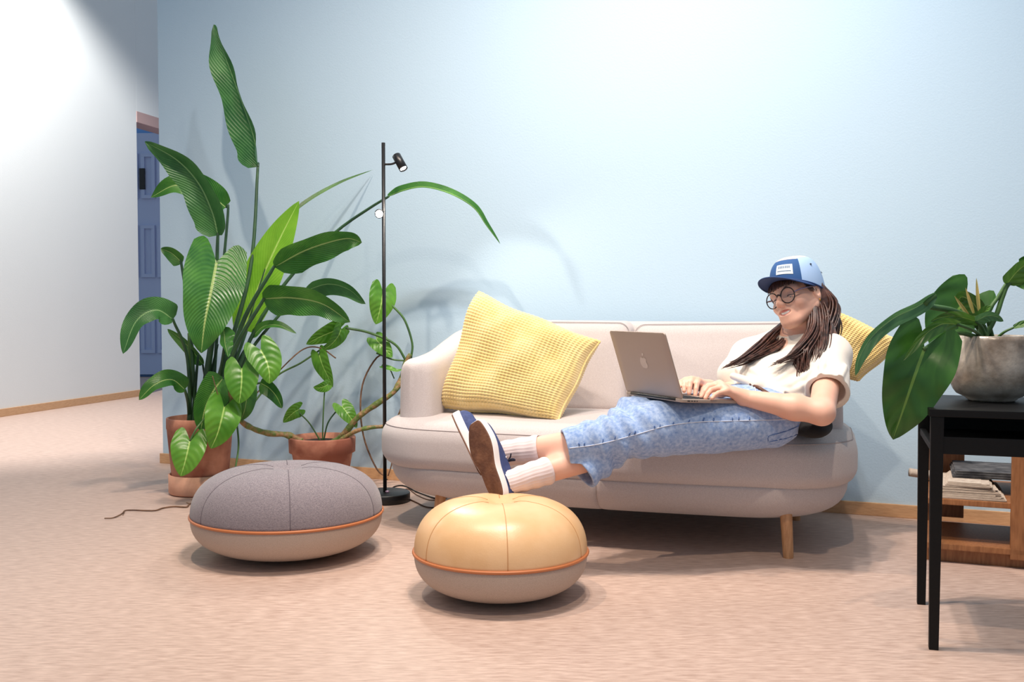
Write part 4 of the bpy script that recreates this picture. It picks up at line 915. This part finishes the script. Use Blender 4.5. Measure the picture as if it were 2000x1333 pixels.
# surface finder for stitching: march towards the denim from the camera
FJ = fj
def onden(px, py, D0_, off=.0015):
    r = ray(px, py); 
    for k in range(400):
        D = D0_ - .2 + k * .0015; p = at(px, py, D); q = ((np.array(p) - FJ.lo) / FJ.h).astype(int)
        if (q < 0).any() or (q >= np.array(FJ.d.shape)).any(): continue
        if FJ.d[tuple(q)] < .001: return at(px, py, D - off)
    return None
def stitch(pxs, r, m, name, D=3.05, n=40):
    C = catmull([Vector((x, y, 0)) for x, y in pxs], n); P = [p for p in (onden(c.x, c.y, D) for c in C) if p is not None]; return tube(name, P, r, m, jeans, 0, 6) if len(P) > 2 else None
stitch([(1112, 876), (1170, 868), (1240, 850), (1300, 833), (1360, 825), (1420, 823), (1500, 821), (1535, 820)], .0016, M['stitch'], 'outseam', 3.05, 90)
for i in range(15):
    x = 1122 + i * 25 + random.uniform(-9, 9); yb = np.interp(x, [1112, 1170, 1240, 1300, 1360, 1420, 1500], [876, 868, 850, 833, 825, 823, 821])
    stitch([(x, yb - 2), (x + 1, yb - 4), (x + random.uniform(-1, 3), yb - random.uniform(6, 9))], random.uniform(.0012, .0026), M['darkden'], 'seam_pucker', 3.05, 5)
stitch([(1474, 757), (1478, 770), (1484, 780), (1492, 790)], .0020, M['stitch'], 'pocket_edge', 3.2, 16)
stitch([(1500, 862), (1502, 852), (1525, 846), (1548, 838), (1560, 832)], .0015, M['darkden'], 'back_pocket_seam', 3.05, 20)
stitch([(1500, 864), (1530, 858), (1562, 848)], .0015, M['darkden'], 'back_pocket_seam', 3.05, 16)
stitch([(1440, 744), (1462, 749), (1485, 760), (1510, 775), (1535, 791)], .006, M['belt'], 'belt', 3.2, 40)

# ---- socks and sneakers
def sock(p0, p1, r0, r1, fr):
    V = []; n = 26; S = 72; ax = (p1 - p0).normalized(); A = ax.cross(Vector((0, 0, 1))).normalized(); Bv = A.cross(ax)
    for i in range(n):
        u = i / (n - 1); c = p0.lerp(p1, u); r = r0 + (r1 - r0) * u ** .8 + (.002 if u > .96 else 0) + .0012 * math.sin(u * 22)
        if i == n - 1: r -= .004
        for k in range(S):
            q = 2 * math.pi * k / S; rr_ = r + .0011 * math.sin(24 * q + .6 * math.sin(u * 9)) * (1 if u < .93 else .2)
            V.append(c + A * (rr_ * math.cos(q)) + Bv * (rr_ * math.sin(q)))
    return mesh('sock', V, grid_faces(n, S, False, True) + [tuple(range(S))], M['sock'], person)
def sneaker(heel, v, N, flip=1):
    v = Vector(v).normalized(); N = Vector(N); N = (N - v * N.dot(v)).normalized(); wv = N.cross(v).normalized() * flip
    def f(x, y, z): return heel + v * x + wv * y - N * z
    L = .252; ol = []
    for i in range(64):
        q = 2 * math.pi * i / 64; x = .5 - .5 * math.cos(q); s_ = math.sin(q)
        hw = (.033 + .0135 * math.exp(-((x - .70) / .24) ** 2) - .004 * math.exp(-((x - .38) / .14) ** 2)) * abs(s_) ** .42
        ol.append((x * L, math.copysign(hw, s_) + .006 * math.sin(x * 3.0) * 1))
    root = bpy.data.objects.new('sneaker', None); link(root); root.location = heel; root.parent = person; root.matrix_parent_inverse = Matrix.Translation(-WLOC(person)); root.location = heel
    pillow('outsole', ol, (L * .5, 0), 0, .006, .002, .001, f, M['sole'], root, nb=2)
    pillow('midsole', [(.5 * L + (x - .5 * L) * 1.025, y * 1.05) for x, y in ol], (L * .5, 0), .004, .030, .004, .004, f, M['rubber'], root, nb=3)
    V = []; lev = 12
    for i in range(lev + 1):
        h = i / lev
        for x, y in ol:
            X = x / L; H = .062 - .024 * max(0, min(1, (X - .40) / .35)) ** 1.0 + .010 * math.exp(-(X / .12) ** 2)
            ins = 1 - .04 - .50 * h ** 2.6; insx = 1 - .02 - .22 * h ** 3
            V.append(f(.47 * L + (x - .47 * L) * insx, y * ins, .026 + H * h))
    o = mesh('upper', V, grid_faces(lev + 1, 64, False, True) + [tuple(range(lev * 64, lev * 64 + 64))], M['navy'], root); fixn(o)
    for k in range(4):                                     # laces
        x = .125 + k * .017; z = .026 + .060 - .024 * max(0, (x / L - .40) / .35) + .001
        tube('lace', [f(x, -.020, z - .012), f(x, -.008, z), f(x, .008, z), f(x, .020, z - .012)], .0026, M['lace'], root, 8, 6)
    for sy in (-1, 1):
        tube('lace_bow', [f(.120, 0, .088), f(.118, sy * .014, .098), f(.112, sy * .030, .096), f(.118, sy * .026, .090), f(.120, 0, .088)], .0028, M['lace'], root, 16, 6)
        tube('lace_end', [f(.120, 0, .088), f(.126, sy * .016, .094), f(.134, sy * .030, .088)], .0022, M['lace'], root, 8, 6)
    for sy in (-1, 1):
        for k in range(4):
            x = .125 + k * .017; z = .026 + .060 - .024 * max(0, (x / L - .40) / .35) - .011; tube('eyelet', [f(x, sy * .0215, z), f(x, sy * .0235, z)], .003, M['rubber'], root, 2, 8)
    return root, f
shR_, fR = sneaker(*FOOTR)
shL_, fL = sneaker(*FOOTL)
sock(ankL, ankL.lerp(hemL.lerp(kneeL, .35), .48), .036, .044, None)
sock(ankR, ankR.lerp(hemR.lerp(kneeR, .35), .45), .036, .043, None)

# ---- face
face = person
for sg in (-1, 1):
    tube('eyebrow', [HP(.090, sg * .014, .022), HP(.087, sg * .028, .0285), HP(.074, sg * .046, .024)], lambda u: .0034 * (1 - .5 * u), M['hairdark'], person, 10, 6, .6)
    V = []; 
    def eyeball(c, r):
        bm = bmesh.new(); bmesh.ops.create_uvsphere(bm, u_segments=20, v_segments=12, radius=r); bmesh.ops.translate(bm, verts=bm.verts, vec=c); me = bpy.data.meshes.new('eye'); bm.to_mesh(me); bm.free(); return me
    me = eyeball(HP(.0722, sg * .031, -.0045), .0112); me.materials.append(M['eye']); me.polygons.foreach_set('use_smooth', [True] * len(me.polygons)); e = link(bpy.data.objects.new('eye', me)); attach(e, person)
    me = eyeball(HP(.0775, sg * .031, -.0095), .0058); me.materials.append(M['iris']); e2 = link(bpy.data.objects.new('iris', me)); attach(e2, e)
    tube('eyelashes', [HP(.0815, sg * .0185, -.0035), HP(.0862, sg * .030, -.0020), HP(.0765, sg * .0455, -.0035)], .0017, M['hairdark'], person, 10, 5)
LCR = [HP(.0765, l, u) for l, u in ((-.033, -.0440), (.033, -.0440))]
tube('lip', [LCR[0], HP(.0890, -.016, -.0495), HP(.0950, 0, -.0510), HP(.0890, .016, -.0495), LCR[1]], lambda u: .0008 + .0021 * math.sin(math.pi * u), M['lip'], person, 20, 8)
tube('lip', [LCR[0], HP(.0880, -.018, -.0600), HP(.0935, 0, -.0665), HP(.0880, .018, -.0600), LCR[1]], lambda u: .0008 + .0028 * math.sin(math.pi * u), M['lip'], person, 20, 8)
V = []
for i in range(13):
    l = -.029 + .058 * i / 12; q = 1 - (l / .033) ** 2
    for t in (0, 1): V.append(HP(.0755 + .0180 * q, l, -.0465 - .0045 * q - t * .0110 * q))
mesh('teeth', V, grid_faces(13, 2), M['teeth'], person)
tube('earring', [HP(-.002, .083, -.034), HP(.000, .086, -.038), HP(-.002, .085, -.042)], .0016, M['gold'], person, 6, 6)
# ---- glasses
gl = link(bpy.data.objects.new('glasses', None)); gl.parent = person; gl.matrix_parent_inverse = Matrix.Translation(-WLOC(person)); gl.location = HP(.1, 0, 0)
for sg in (-1, 1):
    cc_ = (.101, sg * .0335, -.004); rg = .0265
    pts = [HP(cc_[0] - .010 * (math.cos(2 * math.pi * k / 32) * sg * .5 + .5) * .6, cc_[1] + rg * math.cos(2 * math.pi * k / 32), cc_[2] + rg * math.sin(2 * math.pi * k / 32)) for k in range(33)]
    V, F = tube_geo(pts, .0019, 0, 8); mesh('rim', V, F, M['frame'], gl)
    V = [p + Fh * .0 for p in pts[:-1]]; mesh('lens', V + [p - Fh * .0008 for p in V], [tuple(range(32)), tuple(range(63, 31, -1))] + [(i, (i + 1) % 32, 32 + (i + 1) % 32, 32 + i) for i in range(32)], M['lens'], gl, False)
    tube('temple', [HP(.094, sg * .060, .000), HP(.070, sg * .071, .006), HP(.02, sg * .080, .012), HP(-.012, sg * .083, .012), HP(-.022, sg * .082, -.004)], .0030, M['temple'], gl, 20, 6)
tube('bridge', [HP(.100, -.008, .003), HP(.106, 0, .008), HP(.100, .008, .003)], .0019, M['frame'], gl, 8, 6)
# ---- cap
cap = link(bpy.data.objects.new('cap', None)); cap.parent = person; cap.matrix_parent_inverse = Matrix.Translation(-WLOC(person)); cap.location = HP(0, 0, .1)
ca_ = R(9); Lc = Lh * math.cos(ca_) - Uh * math.sin(ca_); Uc = Uh * math.cos(ca_) + Lh * math.sin(ca_)
def CPT(f, l, u): return HC + (Fh * f + Lc * l + Uc * u) * HS
def capP(q, t, off=0.0):
    e = t * math.pi / 2; rr_ = math.cos(e) ** .62 if t < 1 else 0; hh = math.sin(e) ** .92
    f = -.010 + (.104 + off) * rr_ * math.cos(q); l = (.0855 + off) * rr_ * math.sin(q)
    u0 = .024 + .036 * math.cos(q); return CPT(f, l, u0 + (.142 - u0 + off) * hh)
nq, nt_ = 96, 26; GV = [capP(2 * math.pi * i / nq, j / nt_) for i in range(nq) for j in range(nt_ + 1)]
cls = {'front_panel': [], 'top_panel': [], 'side_panel': []}
for i in range(nq):
    for j in range(nt_):
        q = 2 * math.pi * (i + .5) / nq; q = q if q < math.pi else q - 2 * math.pi; t = (j + .5) / nt_; e = t * math.pi / 2; lat = abs(math.sin(q)) * math.cos(e) ** .62
        k = 'front_panel' if abs(q) < R(52) and t < .60 else ('top_panel' if lat < .52 and (abs(q) < R(90) or t > .3) and t > .3 else 'side_panel')
        i2 = (i + 1) % nq; cls[k].append((i * (nt_ + 1) + j, i2 * (nt_ + 1) + j, i2 * (nt_ + 1) + j + 1, i * (nt_ + 1) + j + 1))
for k, mm in (('front_panel', 'capblue'), ('top_panel', 'capcream'), ('side_panel', 'caplight')):
    used = sorted({v for f in cls[k] for v in f}); mp_ = {v: i for i, v in enumerate(used)}
    mesh(k, [GV[v] for v in used], [tuple(mp_[v] for v in f) for f in cls[k]], M[mm], cap)
ring = [capP(2 * math.pi * i / 64, 0, .001) for i in range(65)]; V, F = tube_geo(ring, .003, 0, 6); mesh('sweatband', V, F, M['capnavy'], cap)
V = []; nb_ = 40; mb = 10
for side in (0, 1):
    for i in range(nb_ + 1):
        q = R(-78 + 156 * i / nb_); b0 = capP(q, 0.0)
        for j in range(mb + 1):
            t = j / mb; ext = .068 * math.cos(q * 1.02) ** .45 * t if abs(q) < R(78) else 0
            p = b0 + (Fh * ext + Uc * (.13 * ext - .006 * t * (abs(math.sin(q)) ** 2)) + Lc * (.004 * math.sin(q) * t)) * HS
            V.append(p - Uh * (.003 * side))
m1 = (nb_ + 1) * (mb + 1); G = grid_faces(nb_ + 1, mb + 1)
mesh('brim', V[:m1], G, M['capnavy'], cap); mesh('brim_underside', V[m1:], [q[::-1] for q in G], M['capnavy'], cap)
edge = [V[i * (mb + 1) + mb] - Uh * .0015 for i in range(nb_ + 1)]; Vt, Ft = tube_geo(edge, .0022, 0, 6); mesh('brim_edge', Vt, Ft, M['capnavy'], cap)
def capflat(name, q0, q1, t0, t1, m, off, n=10):
    V = [capP(R(q0 + (q1 - q0) * i / n), t0 + (t1 - t0) * j / n, off) for i in range(n + 1) for j in range(n + 1)]; return mesh(name, V, grid_faces(n + 1, n + 1), m, cap)
capflat('label_patch', -4, 36, .12, .40, M['patch'], .0012)
for k in range(7): capflat('label_lettering', 2 + k * 4.2, 4.6 + k * 4.2, .28, .35, M['patchink'], .0018, 2)
capflat('label_lettering', 0, 32, .19, .21, M['patchink'], .0018, 4)
for q, t in ((82, .42), (118, .30), (-82, .42), (-118, .30)):
    p = capP(R(q), t, .0015); p2 = capP(R(q), t, .0030); tube('eyelet', [p, p2], .0035, M['eyelet'], cap, 2, 10)
# ---- hair: mass under the cap, bangs and long wavy locks
fh = Field(HC - Vector((.2, .2, .2)), HC + Vector((.2, .2, .2)), .003)
fh.ell(HP(-.040, 0, -.015), HAX, (.064, .081, .070), .02); fh.ell(HP(-.055, 0, -.06), HAX, (.045, .075, .06), .03)
for sg in (-1, 1): fh.cone(HP(-.035, sg * .068, .02), HP(-.045, sg * .066, -.09), .018, .022, .02)
hw_ = wob(21, 8, 60, 120); fh.displace(lambda x, y, z: .003 * hw_(x, y, z))
hair = fh.build('hair', M['hair'], person); del fh
geos = []; rg_ = random.Random(4)
def lock(pts, rad, cnt, r=.0034, wave=.009, taper=.25):
    cnt = int(cnt * 2.2); ph0 = rg_.uniform(0, 6)
    base = catmull(pts, 26)
    for k in range(cnt):
        a = rg_.uniform(0, 6.28); rr_ = rad * math.sqrt(rg_.random()); ph = ph0 + rg_.uniform(-.9, .9); fq = rg_.uniform(7, 10); en = rg_.uniform(.80, 1.06); out = []
        for i, c in enumerate(base):
            u = i / 25
            if u > en: break
            spread = rr_ * (.55 + .6 * math.sin(math.pi * min(1, u * 1.05)))
            out.append(c + Vector((math.cos(a), math.sin(a) * .8, math.sin(a * 1.7) * .6)) * spread + Vector((math.sin(ph + u * fq), .5 * math.cos(ph + u * fq), math.cos(ph + u * fq * .8))) * wave * (.3 + u) * min(1, u * 4))
        if len(out) > 4: geos.append(tube_geo(out, lambda u: r * (1.0 - (1 - taper * .4) * u ** 2.2), 0, 6))
lock(PP((1592, 575, 3.40), (1610, 620, 3.37), (1612, 662, 3.31), (1600, 700, 3.25), (1584, 746, 3.22)), .034, 46)
lock(PP((1590, 590, 3.38), (1586, 640, 3.33), (1566, 676, 3.27), (1546, 698, 3.25), (1508, 716, 3.25)), .026, 36)
lock(PP((1595, 600, 3.38), (1592, 650, 3.32), (1575, 690, 3.26), (1566, 722, 3.24), (1572, 748, 3.23)), .026, 30)
lock(PP((1530, 632, 3.50), (1510, 655, 3.44), (1482, 680, 3.37), (1450, 700, 3.33), (1420, 713, 3.30)), .024, 40)
lock(PP((1535, 640, 3.50), (1528, 665, 3.42), (1500, 686, 3.35), (1470, 700, 3.31), (1440, 712, 3.29)), .018, 24)
lock([HP(-.045, .070, .02), HP(-.052, .078, -.03), HP(-.05, .082, -.08)] + PP((1606, 668, 3.31), (1596, 706, 3.26)), .022, 26)
lock([HP(-.075, .045, .01), HP(-.085, .058, -.04), HP(-.08, .07, -.09)] + PP((1618, 672, 3.34), (1606, 700, 3.28)), .022, 24)
lock(PP((1600, 570, 3.44), (1618, 610, 3.42), (1624, 650, 3.38), (1616, 690, 3.30)), .026, 26)
for k in range(46):                                        # bangs
    l = -.056 + .112 * k / 45; q = 1 - (l / .085) ** 2; j = rg_.uniform(-.004, .004)
    geos.append(tube_geo([HP(-.020 + .098 * math.sqrt(q), l, .066), HP(-.008 + .100 * math.sqrt(q), l + j, .044), HP(-.004 + .100 * math.sqrt(q), l + j * 1.5 - .003, .0315 + rg_.uniform(-.003, .004))], lambda u: .0030 * (1 - .6 * u), 7, 5))
for sg in (-1, 1):
    for k in range(8): geos.append(tube_geo([HP(.05 - .006 * k, sg * (.066 + .001 * k), .055), HP(.045 - .007 * k, sg * .076, .02), HP(.03 - .006 * k, sg * .079, -.004 - .004 * rg_.random())], lambda u: .0036 * (1 - .7 * u), 8, 5))
V, F = merge(geos); mesh('hair_locks', V, F, M['hair'], hair)
# ---- dark jacket under the near elbow
fk = Field((.78, 2.98, .38), (1.10, 3.4, .56), .005)
fk.ell(at(1582, 838, 3.16), ((1, 0, 0), (0, 1, 0), (0, 0, 1)), (.055, .07, .030), .02); fk.ell(at(1596, 832, 3.20), ((1, 0, 0), (0, 1, 0), (0, 0, 1)), (.045, .06, .035), .03)
kw = wob(31, 8, 40, 90); fk.displace(lambda x, y, z: .006 * kw(x, y, z))
jk = fk.build('jacket', M['jacket'], None); tag(jk, 'crumpled black jacket stuffed between the elbow and sofa arm', 'jacket')
